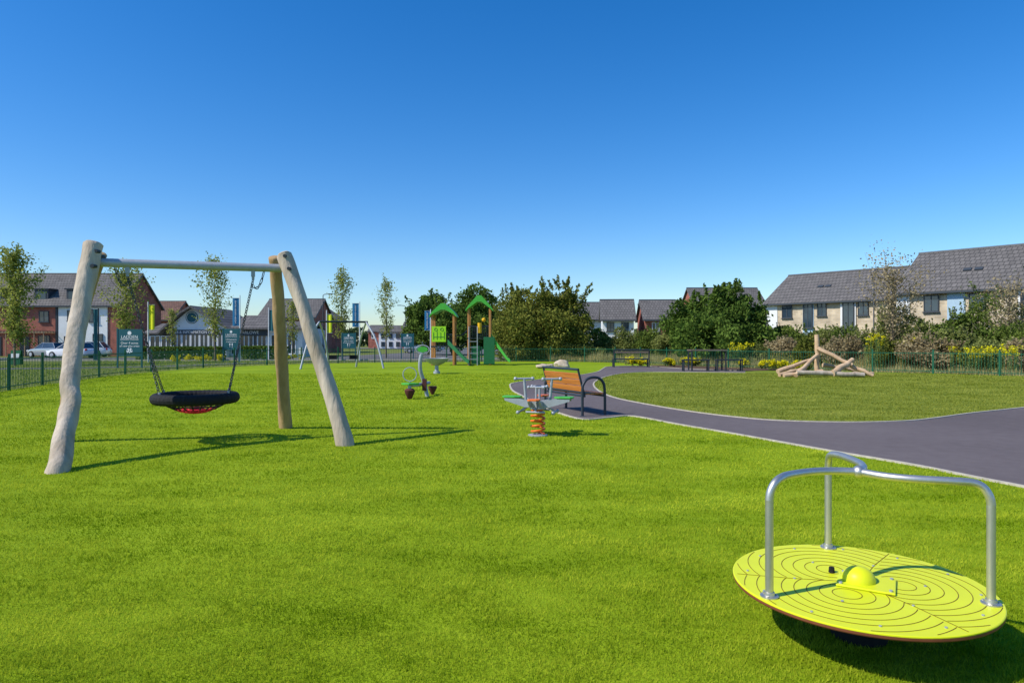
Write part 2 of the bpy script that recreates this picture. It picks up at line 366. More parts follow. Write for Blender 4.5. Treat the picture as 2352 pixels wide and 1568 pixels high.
def slim_tree(name,x,y,h,cr,nleaf,size,mt,z0=1.6,seed=0,limbs=26,tw=.08):
    rng=np.random.default_rng(seed+5); R=root(name,(x,y,0)); m=M(); pts=[]
    tr=[(0,0,0)]; 
    for i in range(1,8): tr.append((rng.normal()*.04*i/3,rng.normal()*.04*i/3,h*.97*i/7))
    m.tube(tr,[tw*(1-.9*i/7.5) for i in range(8)],7,wob=.15,seed=seed)
    for i in range(limbs):
        t=i/limbs; zb=z0+(h*.93-z0)*t; a=i*2.4+rng.random()
        prof=math.sin(min(1,(t+.12)*1.35)*pi*.5)*(1-t)**.55*1.25; L=cr*prof*(.75+.5*rng.random())+.12
        rise=L*(1.0+.9*rng.random())
        b=np.array([0,0,zb]); e=b+np.array([math.cos(a)*L,math.sin(a)*L,rise]); mid=(b+e)/2+np.array([math.cos(a)*L*.12,math.sin(a)*L*.12,-rise*.08])
        m.tube([tuple(b),tuple(mid),tuple(e)],[.022,.013,.004],4)
        n=int(nleaf/limbs); tt=(rng.random(n)**.75)[:,None]
        k=rng.integers(0,5,n); off=rng.normal(size=(5,3))*.16*cr
        pts.append(b*(1-tt)+e*tt+off[k]*tt*1.4+rng.normal(size=(n,3))*.085*(cr+.5))
    part(R,'trunk',m,m_bark,True); P=np.concatenate(pts)
    npmesh('foliage',diamonds(P,size,rng,.6),4,mt,R); return R
l_dark=leafmat('leaves_dark',(.04,.08,.014),(.18,.27,.05),.32,.7)
l_mid=leafmat('leaves_mid',(.06,.10,.018),(.23,.30,.06),.32,.9)
l_hedge=leafmat('leaves_hedge',(.06,.11,.02),(.19,.28,.05),.3,1.2)
l_young=leafmat('leaves_young',(.16,.20,.03),(.44,.46,.11),.45,1.0)
l_rust=leafmat('leaves_rusty',(.08,.11,.017),(.30,.30,.06),.32,.9)
l_dry=leafmat('leaves_dry',(.22,.17,.08),(.54,.44,.25),.35,1.0)
l_straw=leafmat('tall_grass_blades',(.26,.25,.07),(.70,.61,.30),.45,.35)
l_yel=leafmat('yellow_flowers',(.55,.48,.01),(.9,.82,.03),.3,2)
l_bram=leafmat('leaves_bramble',(.09,.12,.025),(.33,.36,.11),.33,.8)
l_dist=leafmat('leaves_distant',(.05,.08,.03),(.11,.15,.06),.2,.1)

def px2x(px,Y): return (px-1176)/F*Y
def pz(py,Y): return EYE-(py-784)/F*Y
for i,(px,top,w,Y,n,z0) in enumerate([(34,572,84,45,5600,1.3),(288,612,86,50,2800,1.8),(494,585,70,56,2800,1.9),(786,613,46,62,2300,1.8),(887,632,42,66,1600,1.9),(396,705,26,60,600,1.3),(672,690,40,62,900,1.5)]):
    slim_tree('young_street_tree',px2x(px,Y),Y,pz(top,Y),w/2/F*Y*1.05,n,.085,l_young,z0,seed=i)
for i,(px,top,w,Y,mt,n,nc,sp) in enumerate([
  (985,668,125,82,l_dark,11000,44,4),(1088,664,135,84,l_dark,11000,44,4),(1040,692,170,80,l_dark,9000,36,0),
  (1190,662,130,60,l_rust,17000,60,14),(1285,648,145,58,l_rust,22000,70,16),(1240,700,225,57,l_rust,18000,60,6),
  (1600,676,150,50,l_dark,17000,60,12),(1685,652,160,49,l_dark,21000,64,14),(1645,712,235,48,l_dark,18000,60,6)]):
    bush('hawthorn_bush' if mt is l_rust else 'broadleaf_tree',px2x(px,Y),Y,w/2/F*Y,w/2.4/F*Y,pz(top,Y),nc,n,.12 if Y<70 else .19,mt,.0 if Y<70 else .4,sp,seed=i*3,cl=.30)
sh=[(1380,765,60,60,l_bram),(1430,752,70,58,l_bram),(1490,750,80,57,l_mid),(1535,745,60,55,l_bram),
 (1775,748,70,50,l_bram),(1830,745,80,48,l_mid),(1890,750,80,47,l_bram),(1950,745,80,45,l_mid),(2000,752,80,43,l_bram),
 (2050,700,90,43,l_bram),(2090,725,100,41,l_bram),(2150,735,90,40,l_mid),(2215,705,80,41,l_mid),(2262,655,110,42,l_mid),(2330,700,110,40,l_bram),(2290,735,120,38,l_mid),(2200,750,90,37.5,l_bram),(2120,765,90,37.5,l_dry),(2370,740,100,36,l_mid),(2440,690,120,36,l_mid),(1930,772,90,41,l_dry),(2040,772,80,39,l_rust),(2240,776,110,36,l_bram),(2340,782,80,34.5,l_dry),(1860,772,70,43,l_rust),(1800,775,80,45,l_dry),(2170,778,80,36.5,l_dry)]
for i,(px,top,w,Y,mt) in enumerate(sh):
    bush('bramble_shrub' if mt is not l_dry else 'dry_shrub',px2x(px,Y),Y,w/2/F*Y*1.15,w/2.3/F*Y,pz(top,Y),26,5400,.075,mt,0,10,seed=100+i,trunk=False,cl=.38)
slim_tree('bare_elder_tree',px2x(2052,41),41,pz(622,41),1.9,3000,.07,l_dry,1.2,seed=33,limbs=34,tw=.09)
slim_tree('bare_elder_tree',px2x(2318,39),39,pz(655,39),1.5,1100,.07,l_dry,1.2,seed=35,limbs=30,tw=.07)
for i,(px,top,w,Y) in enumerate([(2015,768,36,38.5),(2270,795,55,33.5),(2320,793,50,33),(2095,776,30,38),(1700,786,40,43),(2190,790,36,36),(2235,798,30,33.6)]):
    R=root('goldenrod_plant',(px2x(px,Y),Y,0)); rng=np.random.default_rng(400+i); h=pz(top,Y); m=M(); PT_=[];LF=[]
    for q in range(26):
        a=rng.normal()*w/3/F*Y; b=rng.normal()*.25; hh=h*(.75+.3*rng.random()); lx=rng.normal()*.08
        m.tube([(a,b,0),(a+lx,b,hh)],[.008,.005],4)
        PT_.append(np.stack([a+lx+rng.normal(size=16)*.05,b+rng.normal(size=16)*.05,hh-.22*rng.random(16)],1))
        LF.append(np.stack([a+lx*.5+rng.normal(size=26)*.07,b+rng.normal(size=26)*.07,hh*.85*rng.random(26)+.05],1))
    part(R,'stems',m,m_dgreen); npmesh('flowers',diamonds(np.concatenate(PT_),.045,rng),4,l_yel,R); npmesh('leaves',diamonds(np.concatenate(LF),.06,rng,.3),4,l_bram,R)
# tall dry grass beyond fence
r=np.random.default_rng(5); n=130000
tx=3+r.random(n)*30; ty=26+r.random(n)*33
k=~inpoly(tx,ty,lawn_poly)&(ty> 50-.95*(tx-8)-6)
k&= np.array([noise.noise(Vector((a*.35,b*.35,0)))>-.22 for a,b in zip(tx,ty)])
d=((tx-20)*.68+(ty-38.2)*.73); k&=~((np.abs(d)<.85)&(tx>15.5))
hgt=np.array([.42+.35*noise.noise(Vector((a*.5,b*.5,7))) for a,b in zip(tx,ty)]); hgt=np.where(d<0,hgt*.55,hgt)
blade_mesh('tall_grass',tx[k],ty[k],hgt[k]*1.5,.03,l_straw,.5,seed=3)
r=np.random.default_rng(6); n=30000
tx=-34+r.random(n)*36; ty=18+r.random(n)*38; k=~inpoly(tx,ty,lawn_poly)
d=np.abs(ty-(40.5+(tx+27)*.3)); k&=~((tx<-20)&(d<1.2))
blade_mesh('verge_grass',tx[k],ty[k],.09,.04,l_verge,.6,seed=4)
def flowers(px,py,w,h=.5,seed=0):
    X0,Y0=gp(px,py); bush('yellow_shrub',X0,Y0,w,w*.7,h,12,420,.05,l_bram,0,0,seed=seed,trunk=False)
    bush('yellow_flowers',X0,Y0-.1,w*.95,w*.6,h*1.08,14,520,.05,l_yel,.12,0,seed=seed+1,trunk=False)
for i,(px,py,w) in enumerate([(1450,841,.55),(1475,841,.45),(1537,842,.45),(1578,841,.6),(1600,841,.5),(1707,845,.5),(1752,850,.45),(1775,851,.5),(1800,852,.45),(1832,851,.5),(1850,853,.35)]):
    flowers(px,py,w,.55,300+i*2)
for i,(px,Y,w) in enumerate([(405,54,.6),(435,55,.7),(470,55,.7),(505,56,.6),(655,58,.8),(690,58,.8)]):
    bush('yellow_flowers',px2x(px,Y),Y,w,.5,.6,8,500,.06,l_yel,0,0,seed=350+i,trunk=False)
def hedge(name,p0,p1,wid,h,n,mt,seed=0,size=.06,rag=0):
    rng=np.random.default_rng(seed); a=np.array(p0);b=np.array(p1); t=rng.random(n)[:,None]; L=np.linalg.norm(b-a); d=(b-a)/L; nn=np.array([-d[1],d[0]])
    s=(rng.random(n)-.5)*wid; hh=np.array([h*(1+rag*noise.noise(Vector((q*L*.45,seed*3.1,0)))+rag*.6*noise.noise(Vector((q*L*1.6,seed*3.1,2)))) for q in t[:,0]])
    z=rng.random(n)*hh; top=rng.random(n)<.4; z[top]=hh[top]+rng.normal(size=top.sum())*(.04+rag*.15); side=(~top)&(rng.random(n)<.7); s[side]=np.sign(s[side])*wid/2+rng.normal(size=side.sum())*(.04+rag*.3)
    P=np.concatenate([a+(b-a)*t+nn*s[:,None],z[:,None]],1); P[:,2]=np.maximum(P[:,2],.02)
    return npmesh(name,diamonds(P,size,rng),4,mt)
hedge('hedge',(px2x(318,60),60),(px2x(515,60),60),.8,1.05,9000,l_hedge,1,.09)
hedge('hedge',(px2x(555,60.5),60.5),(px2x(660,60.5),60.5),.8,1.1,5000,l_hedge,2,.09)
hedge('hedge',(px2x(1160,56.5),56.5),(px2x(1390,56),56),1.2,1.1,9000,l_bram,3,.1,.3)
hedge('overgrown_hedge',(px2x(1350,61),61),(px2x(1780,51),51),1.6,2.0,16000,l_mid,4,.11,.5)
hedge('overgrown_hedge',(px2x(1760,51),51),(px2x(2080,45),45),1.6,2.0,14000,l_mid,5,.1,.5)
hedge('overgrown_hedge',(px2x(2060,45),45),(px2x(2520,40),40),1.6,2.5,18000,l_mid,6,.1,.5)
hedge('bramble_bank',(px2x(1740,45.5),45.5),(px2x(2420,35.5),35.5),1.4,1.0,22000,l_bram,7,.07,.8)
rng=np.random.default_rng(9); n=26000
x=-260+rng.random(n)*560; hh=np.array([5.5+3.0*noise.noise(Vector((a*.06,0,3)))+2*noise.noise(Vector((a*.25,1,3))) for a in x])
P=np.stack([x,215+rng.random(n)*12,rng.random(n)**.7*hh],1)
npmesh('distant_trees',diamonds(P,.8,rng),4,l_dist)

# ------------------------------------------------------------ fence
def resample(P,step):
    out=[]; acc=0; nxt=0
    for i in range(len(P)-1):
        a=Vector(P[i]);b=Vector(P[i+1]); L=(b-a).length; d=(b-a)/L
        while nxt<=acc+L: out.append((a+d*(nxt-acc),d)); nxt+=step
        acc+=L
    return out
FR=root('green_railing_fence',(0,50,0)); fb=M()
for p,d in resample(fcurve,.13):
    fb.box((p.x,p.y,.55),(.014,.014,1.06),math.atan2(d.y,d.x))
part(FR,'bars',fb,m_fence,world=True)
fo=M()
for p,d in resample(fcurve,2.75): fo.box((p.x,p.y,.6),(.07,.07,1.2),math.atan2(d.y,d.x))
part(FR,'posts',fo,m_fence,world=True)
fr=M(); fr.ribbon(fcurve,.04,1.0,1.03); fr.ribbon(fcurve,.04,.12,.15); part(FR,'rails',fr,m_fence,world=True)

# ------------------------------------------------------------ buildings
def window(fr,gl,x,z,w,h,y=0,mull=1,t=.06):
    gl.b2(x-w/2,x+w/2,y-.07,y+.02,z-h/2,z+h/2)
    for a in (x-w/2,x+w/2): fr.b2(a-t/2,a+t/2,y-.11,y+.02,z-h/2-t/2,z+h/2+t/2)
    for b in (z-h/2,z+h/2): fr.b2(x-w/2+t/2,x+w/2-t/2,y-.105,y+.02,b-t/2,b+t/2)
    for i in range(mull):
        xx=x-w/2+w*(i+1)/(mull+1); fr.b2(xx-t/2,xx+t/2,y-.1,y+.02,z-h/2+t/2,z+h/2-t/2)
    fr.b2(x-w/2-.1,x+w/2+.1,y-.16,y-.002,z-h/2-.11,z-h/2-t/2-.002)
def house(name,loc,ang,L,D,eave,ridge,wall,roofm,wins=(),panels=(),fmat=None,oh=.35,doors=(),vents=(),barge=None):
    R=root(name,(loc[0],loc[1],0),ang)
    w=M(); w.profx([(0,0),(D,0),(D,eave),(D/2,ridge),(0,eave)],0,L); part(R,'walls',w,wall)
    s=(ridge-eave)/(D/2); z0=eave-oh*s; rf=M()
    rf.profx([(-oh,z0+.04),(D/2,ridge+.04),(D/2,ridge+.20),(-oh,z0+.18)],-.25,L+.25)
    rf.profx([(D+oh,z0+.04),(D+oh,z0+.18),(D/2+.001,ridge+.20),(D/2+.001,ridge+.04)],-.25,L+.25)
    part(R,'roof',rf,roofm)
    rg=M(); rg.cyl((-.27,D/2,ridge+.17),(L+.27,D/2,ridge+.17),.1,n=8); part(R,'ridge_tiles',rg,m_greyf)
    gu=M(); gu.b2(-.27,L+.27,-oh-.13,-oh-.005,z0-.02,z0+.12); part(R,'gutter',gu,m_greyf)
    fs=M(); 
    for xx in (-.29,L+.252):
        fs.profx([(-oh,z0-.02),(D/2,ridge-.02),(D/2,ridge+.14),(-oh,z0+.14)],xx,xx+.035)
        fs.profx([(D+oh,z0-.02),(D+oh,z0+.14),(D/2+.001,ridge+.14),(D/2+.001,ridge-.02)],xx,xx+.035)
    part(R,'bargeboards',fs,barge or m_barge)
    for i,(x0,x1,za,zb,mt,pr) in enumerate(panels):
        p=M(); p.b2(x0,x1,-pr,.03,za,zb); part(R,'cladding_%d'%(i+1),p,mt)
    fr=M(); gl=M()
    for wv in wins: window(fr,gl,wv[0],wv[1],wv[2],wv[3],-wv[4] if len(wv)>4 else 0)
    if wins: part(R,'window_frames',fr,fmat or m_frame); part(R,'window_glass',gl,m_glass)
    for i,(x,wd,hh) in enumerate(doors):
        p=M(); p.b2(x-wd/2,x+wd/2,-.06,.02,.02,hh); part(R,'door_%d'%(i+1),p,m_dark)
    if vents:
        v=M()
        for (x,t) in vents:
            y=D/2*t; z=eave+s*y+.17; v.box((x,y,z+.05),(.5,.35,.12),rx=math.atan(s))
        part(R,'roof_vents',v,m_greyf)
    return R
angR=math.atan2(-.76,.65)
house('stone_terrace_house',(24.2,65),angR,10.9,9.6,5.2,8.0,m_stone,m_roof,
  wins=[(2.1,4.35,.9,1.1),(4.1,3.9,.8,2.1,.06),(5.35,4.45,.75,1.1),(7.7,3.8,.9,2.3,.12),(8.9,4.4,.8,1.1),(2.1,1.5,1.2,1.2),(9.3,1.5,1.2,1.2)],
  panels=[(0,1.15,0,5.05,m_white,.05),(3.6,4.6,0,5.05,m_blue,.055),(7.0,8.3,0,5.05,m_white,.11)],fmat=m_greyf,vents=[(4.2,.45),(4.9,.45)],barge=m_frame)
house('stone_terrace_house',(28.4,50.4),angR,24,10.4,5.2,8.35,m_stone,m_roof,
  wins=[(2.3,4.3,.9,1.1),(5.1,4.3,.9,1.1),(8.1,3.9,.9,2.2,.12),(10.5,4.3,.9,1.1),(13.5,4.3,.9,1.1),(2.3,1.5,1.2,1.2),(5.1,1.5,1.2,1.2)],
  panels=[(0,.9,0,5.05,m_white,.05),(3.3,4.4,0,5.05,m_blue,.055),(7.4,8.8,0,5.05,m_white,.11),(11.6,12.6,0,5.05,m_blue,.055),(16,17.3,0,5.05,m_white,.11)],fmat=m_greyf,vents=[(3.9,.42),(4.6,.42)],barge=m_frame)
house('white_rendered_house',(px2x(1384,80),80),math.radians(-6),(1455-1384)/F*80,7,4.2,6.5,m_white,m_roof,wins=[(.9,3.3,.8,1.0),(2.6,3.3,.8,1.0),(.9,1.2,1,1.2),(2.6,1.2,1,1.2)],fmat=m_greyf)
house('white_rendered_house',(px2x(1330,92),92),0,3.2,8,4.6,6.9,m_white,m_roof,wins=[(1.5,3.5,.8,1)])
house('brick_house',(px2x(1482,80),80),math.radians(-4),3.9,8,4.2,6.5,m_brick,m_roof,wins=[(1.2,3.3,.8,1.0),(2.8,3.3,.8,1.0)])
house('brick_house',(px2x(1600,95),95),0,9.8,9,6.3,9.2,m_brick,m_roof,wins=[(2,4.6,.9,1.1),(5,4.6,.9,1.1),(8,4.6,.9,1.1)])
R=house('brick_house',(px2x(-70,74),74),0,(272+70)/F*74,9,5.6,9.2,m_brick,m_roof,
  wins=[(8.1,4.3,1.0,1.1),(4.7,4.3,1.0,1.1),(1.5,4.3,1.0,1.1),(8.1,1.6,1.2,1.2),(11.2,4.4,.9,1.1,.12),(13.5,4.4,.9,1.3,.12),(11.0,1.5,1.2,1.3,.12),(14.0,1.4,1.0,2,.12)],
  panels=[(9.7,15.0,0,5.45,m_white,.11),(9.4,9.65,0,5.5,m_dark,.14)],fmat=m_greyf,doors=[(6.0,1,2.1),(3,1,2.1)])
dm=M();dg=M();dr=M()
for xx in (7.4,10.9,2.5):
    dm.b2(xx-.75,xx+.75,.55,3.2,5.9,7.25); dr.b2(xx-.9,xx+.9,.4,3.3,7.26,7.4); dg.b2(xx-.5,xx+.5,.52,.6,6.2,7.05)
part(R,'dormers',dm,m_greyf); part(R,'dormer_roofs',dr,m_dark); part(R,'dormer_glass',dg,m_glass)
pg=M()
for i in range(7): pg.b2(3.2+i*1.0,3.28+i*1.0,-1.8,-1.72,0,2.5)
pg.b2(3,9.4,-1.85,-1.7,2.5,2.65); pg.b2(3,9.4,-.2,-.08,2.5,2.65)
for i in range(20): pg.b2(3.05+i*.32,3.12+i*.32,-1.9,-.06,2.65,2.72)
part(R,'pergola',pg,mat('pergola_timber',(.3,.2,.12),.8))
house('brick_house',(px2x(283,96),96),0,(392-283)/F*96,8,4.7,7.3,m_brick,m_roofb,wins=[(2,3.5,1,1.1),(5,3.5,1,1.1)])
house('brick_house',(px2x(596,92),92),0,(722-596)/F*92,9,4.9,7.4,m_brick,m_roof,wins=[(1.5,3.7,1,1.1),(4.5,3.7,1,1.1),(6.3,3.7,1,1.1)])
house('brick_house',(px2x(728,100),97),math.radians(70),8,6.5,4.9,6.8,m_brick,m_roof)
house('white_rendered_house',(px2x(870,160),160),0,5.5,8,3.8,5.2,m_white,m_roof,wins=[(1,2.9,.8,1),(2.8,2.9,.8,1),(4.5,2.9,.8,1),(1,1,.8,1),(2.8,1,.8,1),(4.5,1,.8,1)],fmat=m_greyf)
house('brick_house',(px2x(925,158),158),0,2.6,7,4.6,6.0,m_brick,m_roof,wins=[(1.2,2.9,.8,1)])
house('brick_house',(px2x(846,165),165),0,3,7,4.0,5.4,m_brick,m_roof,wins=[(1.2,2.9,.8,1)])
house('brick_house',(px2x(-480,90),88),0,18,9,5.4,8.6,m_brick,m_roof,wins=[(3,4,1,1.1),(7,4,1,1.1),(11,4,1,1.1),(15,4,1,1.1)])
# sales centre
Ys=69; sx=lambda px:(px-335)/F*Ys; zz=lambda py:pz(py,Ys)
S=root('sales_centre_building',(px2x(335,Ys),Ys,0))
w=M(); w.b2(sx(335),sx(395),.6,9,0,zz(762)); w.b2(sx(524),sx(690),.6,9,0,zz(752))
w.profy([(sx(396),0),(sx(523),0),(sx(523),zz(752)),(sx(450),zz(708)),(sx(438),zz(708)),(sx(396),zz(744))],0,9); part(S,'walls',w,m_white)
rf=M()
pk=(sx(444),zz(702)); lf=(sx(368),zz(764)); rt=(sx(540),zz(757)); 
lm=(sx(420),zz(716)); rm=(sx(468),zz(716))
prof=[lf,(sx(396),zz(738)),lm,pk,rm,(sx(505),zz(738)),rt]
rf.profy(prof+[(x,z-.22) for x,z in prof[::-1]],-.7,9.3)
rf.profx([(-.1,zz(753)),(4.5,zz(726)+.25),(9.3,zz(753)),(9.3,zz(753)-.15),(4.5,zz(726)+.1),(-.1,zz(753)-.15)],sx(524),sx(614))
rf.profx([(-.1,zz(753)-.03),(4.5,zz(735)),(9.3,zz(753)),(9.3,zz(753)-.15),(4.5,zz(735)-.15),(-.1,zz(753)-.18)],sx(614),sx(692))
rf.profx([(.2,zz(764)),(4.5,zz(740)),(9.3,zz(764)),(9.3,zz(764)-.15),(4.5,zz(740)-.15),(.2,zz(764)-.15)],sx(322),sx(398))
part(S,'roof',rf,m_roof)
fa=M(); fa.b2(sx(398),sx(521),-.12,.02,zz(769),zz(757)); fa.b2(sx(524),sx(612),.42,.62,zz(771),zz(756.5)); fa.b2(sx(337),sx(395),.5,.62,zz(771),zz(764.5)); part(S,'fascia',fa,m_greyf)
gl=M();fr=M()
for a in range(6): window(fr,gl,sx(408+a*20.5),1.35,.8,2.1,0,1,.07)
for a in range(4): window(fr,gl,sx(536+a*20.5),1.3,.85,2.0,.6,1,.07)
for a in range(3): window(fr,gl,sx(628+a*19),1.3,.78,1.9,.6,1,.07)
for a in range(2): window(fr,gl,sx(350+a*26),1.2,.95,1.9,.6,1,.07)
part(S,'window_glass',gl,m_glass); part(S,'window_frames',fr,m_frame)
cm=M(); cm.lathe((0,0,0),[(.62,0),(.62,.04)],32); cm.v=[(x+sx(441),-.02-z,y+zz(729)) for x,y,z in cm.v]; part(S,'round_mark',cm,m_teal)
c2=M(); c2.tube([(sx(441)+.52*math.cos(a*pi/16),-.07,zz(729)+.52*math.sin(a*pi/16)) for a in range(32)],.03,5,True); part(S,'round_mark_ring',c2,m_txt)
text(S,'lettering','SALES & INFORMATION CENTRE',(sx(441)+.4,-.14,zz(763)),.36,m_txt)
text(S,'shop_lettering','HARLOWE',(sx(568),.4,zz(763.5)),.42,m_txt)

# ------------------------------------------------------------ signs, banners, lamps, cars
def sign(px,top,bot,wpx,Y,lines,icon):
    s=Y/F; R=root('information_board',(px2x(px,Y),Y,0)); w=wpx*s; z0=pz(bot,Y); z1=pz(top,Y)
    p=M(); p.b2(-w/2-.09,-w/2-.01,-.04,.04,0,z1+.05); p.b2(w/2+.01,w/2+.09,-.04,.04,0,z1+.05); part(R,'posts',p,m_teal)
    b=M(); b.b2(-w/2,w/2,-.025,.025,z0,z1); part(R,'panel',b,m_teal,bevel=.004)
    h=z1-z0
    c=M(); c.lathe((0,0,0),[(w*.085,0),(w*.085,.006)],20); c.v=[(x,-.027-z,y+z1-h*.14) for x,y,z in c.v]; part(R,'round_mark',c,m_txt)
    text(R,'name','LADDEN',(0,-.03,z1-h*.29),w*.19,m_txt); text(R,'name_small','GARDEN VILLAGE',(0,-.03,z1-h*.38),w*.10,m_txt)
    text(R,'line_1',lines[0],(0,-.03,z1-h*.51),w*.145,m_txt); text(R,'line_2',lines[1],(0,-.03,z1-h*.62),w*.125,m_txt)
    i=M()
    if icon=='ball':
        i.lathe((0,0,0),[(w*.13,0),(w*.13,.006)],24); i.v=[(x,-.027-z,y+z0+h*.2) for x,y,z in i.v]; part(R,'football_symbol',i,m_txt)
        j=M(); 
        for a in range(6):
            rr=0 if a==5 else w*.095; q=M(); q.lathe((0,0,0),[(w*.032,0),(w*.032,.003)],5); j.add([(x+rr*math.cos(a*2*pi/5+.3),-.034-z,y+z0+h*.2+rr*math.sin(a*2*pi/5+.3)) for x,y,z in q.v],q.f)
        part(R,'football_patches',j,m_teal)
    else:
        for k in (-1,1):
            i.b2(k*w*.08-.012,k*w*.08+.012,-.032,-.027,z0+h*.1,z0+h*.3); i.b2(k*w*.08-.035,k*w*.08+.035,-.033,-.0275,z0+h*.22,z0+h*.31)
        part(R,'tool_symbol',i,m_txt)
sign(298,756,818,52,41,('Over 4 acres','of new play areas'),'ball')
sign(531,755,803,34,52,('170 hectares','of allotments'),'tools')
sign(801,765,800,28,57,('Over 4 acres','of new play areas'),'tools')
sign(936,766,797,25,61,('Over 4 acres','of open space'),'tools')
def banner(px,top,bot,wpx,Y,mt,txt,pole_top,side=1,postmat=None):
    s=Y/F; R=root('banner_flag',(px2x(px,Y),Y,0)); w=wpx*s; z0=pz(bot,Y);z1=pz(top,Y)
    p=M(); p.cyl((0,0,0),(0,0,pz(pole_top,Y)),.05,.04); part(R,'pole',p,postmat or m_frame,True)
    a=M(); a.b2(0,side*(w+.1),-.015,.015,z1,z1+.03); a.b2(0,side*(w+.1),-.015,.015,z0-.03,z0); part(R,'arms',a,m_galv)
    b=M(); xs=[.06+w*i/6 for i in range(7)]
    vs=[];
    for i,x in enumerate(xs):
        y=.03*math.sin(i*1.1); vs+=[(side*x,y,z0),(side*x,y,z1)]
    b.add(vs,[(2*i,2*i+2,2*i+3,2*i+1) for i in range(6)]); o=part(R,'flag',b,mt); sm=o.modifiers.new('t','SOLIDIFY'); sm.thickness=.006
    if txt: text(R,'lettering',txt,(side*(.06+w*.5),-.06,(z0+z1)/2),min(w*.55,(z1-z0)/len(txt)*1.45),m_txt,roll=pi/2)
banner(340,700,757,13,52,m_limeb,'',692)
banner(551,685,748,15,54,m_blueb,'LADDEN GARDEN VILLAGE',678,-1)
banner(617,712,760,10,60,m_teal,'',706)
banner(750,722,764,11,58,m_limeb,'',712)
banner(826,697,750,15,57,m_blueb,'LADDEN GARDEN VILLAGE',693,-1)
banner(989,714,758,12,62,m_blueb,'GARDEN VILLAGE',710,-1)
banner(226,710,826,9,46,m_teal,'',708,-1,m_dark)
def lamp(px,top,Y,side=1):
    R=root('street_lamp',(px2x(px,Y),Y,0)); h=pz(top,Y); m=M()
    m.tube([(0,0,0),(0,0,1.2),(0,0,1.25),(0,0,h-.1),(side*.15,0,h),(side*.7,0,h+.05)],[.09,.09,.055,.045,.04,.035],8); part(R,'column',m,m_dark,True)
    l=M(); l.box((side*.85,0,h+.05),(.55,.2,.09)); part(R,'lantern',l,m_dark,bevel=.02)
lamp(742,676,75); lamp(931,702,95,-1); lamp(2007,620,53); lamp(1484,700,88,-1); lamp(2345,672,42)
def car(px,Y,paint,rz=0,L=4.4,big=0):
    R=root('parked_car',(px2x(px,Y),Y,0),rz); h=L/2
    st=[(-h,.35,.75,.70),(-h+.12,.24,.92,.80),(-h+.5,.2,.98,.87),(-.9,.2,.96,.89),(.3,.2,.94,.89),(h-1.3,.2,.92,.88),(h-.6,.2,.84,.85),(h-.15,.24,.70,.78),(h,.35,.58,.68)]
    b=M(); vs=[];fs=[]
    for x,z0,z1,w in st:
        zm=(z0+z1)/2
        vs+=[(x,-w*.92,z0),(x,-w,zm),(x,-w*.95,z1-.04),(x,-w*.84,z1),(x,w*.84,z1),(x,w*.95,z1-.04),(x,w,zm),(x,w*.92,z0)]
    for i in range(len(st)-1):
        for j in range(8): fs.append((i*8+j,i*8+(j+1)%8,(i+1)*8+(j+1)%8,(i+1)*8+j))
    fs.append(tuple(range(7,-1,-1))); fs.append(tuple(len(vs)-8+j for j in range(8)))
    b.add(vs,fs); part(R,'body',b,paint,True)
    zt=1.46+big; cb=M(); base=[(-h+.25,.94),(h-1.25,.92)]; 
    top=[(-h+.75,zt-.02),(h-2.1,zt)]
    def ring(x,z,w): return [(x,-w,z),(x,w,z)]
    vs=ring(base[0][0],base[0][1],.78)+ring(base[1][0],base[1][1],.78)+ring(top[0][0],top[0][1],.60)+ring(top[1][0],top[1][1],.60)
    cb.add(vs,[(0,2,6,4),(3,1,5,7),(1,0,4,5),(2,3,7,6),(4,6,7,5)]); part(R,'windows',cb,m_glass)
    rf=M(); rf.box(((top[0][0]+top[1][0])/2,0,zt+.01),(abs(top[1][0]-top[0][0])+.12,1.24,.05)); 
    for y in (-1,1):
        for (bx,bz),(tx,tz) in ((base[0],top[0]),(base[1],top[1])): rf.tube([(bx,y*.785,bz),(tx,y*.605,tz)],.035,5)
        rf.tube([(-.15,y*.79,.93),(-.15,y*.61,zt)],.035,5)
    part(R,'roof',rf,paint,bevel=.02)
    wh=M(); hb=M()
    for x in (-h+.82,h-.88):
        for y in (-1,1):
            wh.cyl((x,y*.92,.32),(x,y*.70,.32),.32,n=20); hb.cyl((x,y*.935,.32),(x,y*.9,.32),.2,n=12)
    part(R,'wheels',wh,m_tyre,True); part(R,'hubs',hb,m_galv)
    l=M(); l.box((h-.1,-.55,.66),(.25,.3,.14)); l.box((h-.1,.55,.66),(.25,.3,.14)); part(R,'headlamps',l,m_frame,bevel=.02)
    t=M(); t.box((-h+.06,-.62,.82),(.12,.22,.2)); t.box((-h+.06,.62,.82),(.12,.22,.2)); part(R,'tail_lamps',t,m_lampred,bevel=.02)
car(165,65.5,m_carw,math.radians(168),4.5); car(112,69,m_cars,math.radians(160),4.4); car(200,70.5,m_carw,math.radians(190),4.3,.1); car(965,95,m_cars,0,4.4); car(990,110,m_carw,.3,4.2)
R=root('a_board_sign',(px2x(38,47),47,0),.2); a=M(); a.box((0,-.18,.5),(.62,.03,1.0),rx=-.2); a.box((0,.18,.5),(.62,.03,1.0),rx=.2); part(R,'boards',a,m_dgreen); a=M(); a.box((0,-.2,.62),(.5,.03,.3),rx=-.2); part(R,'poster',a,m_frame)

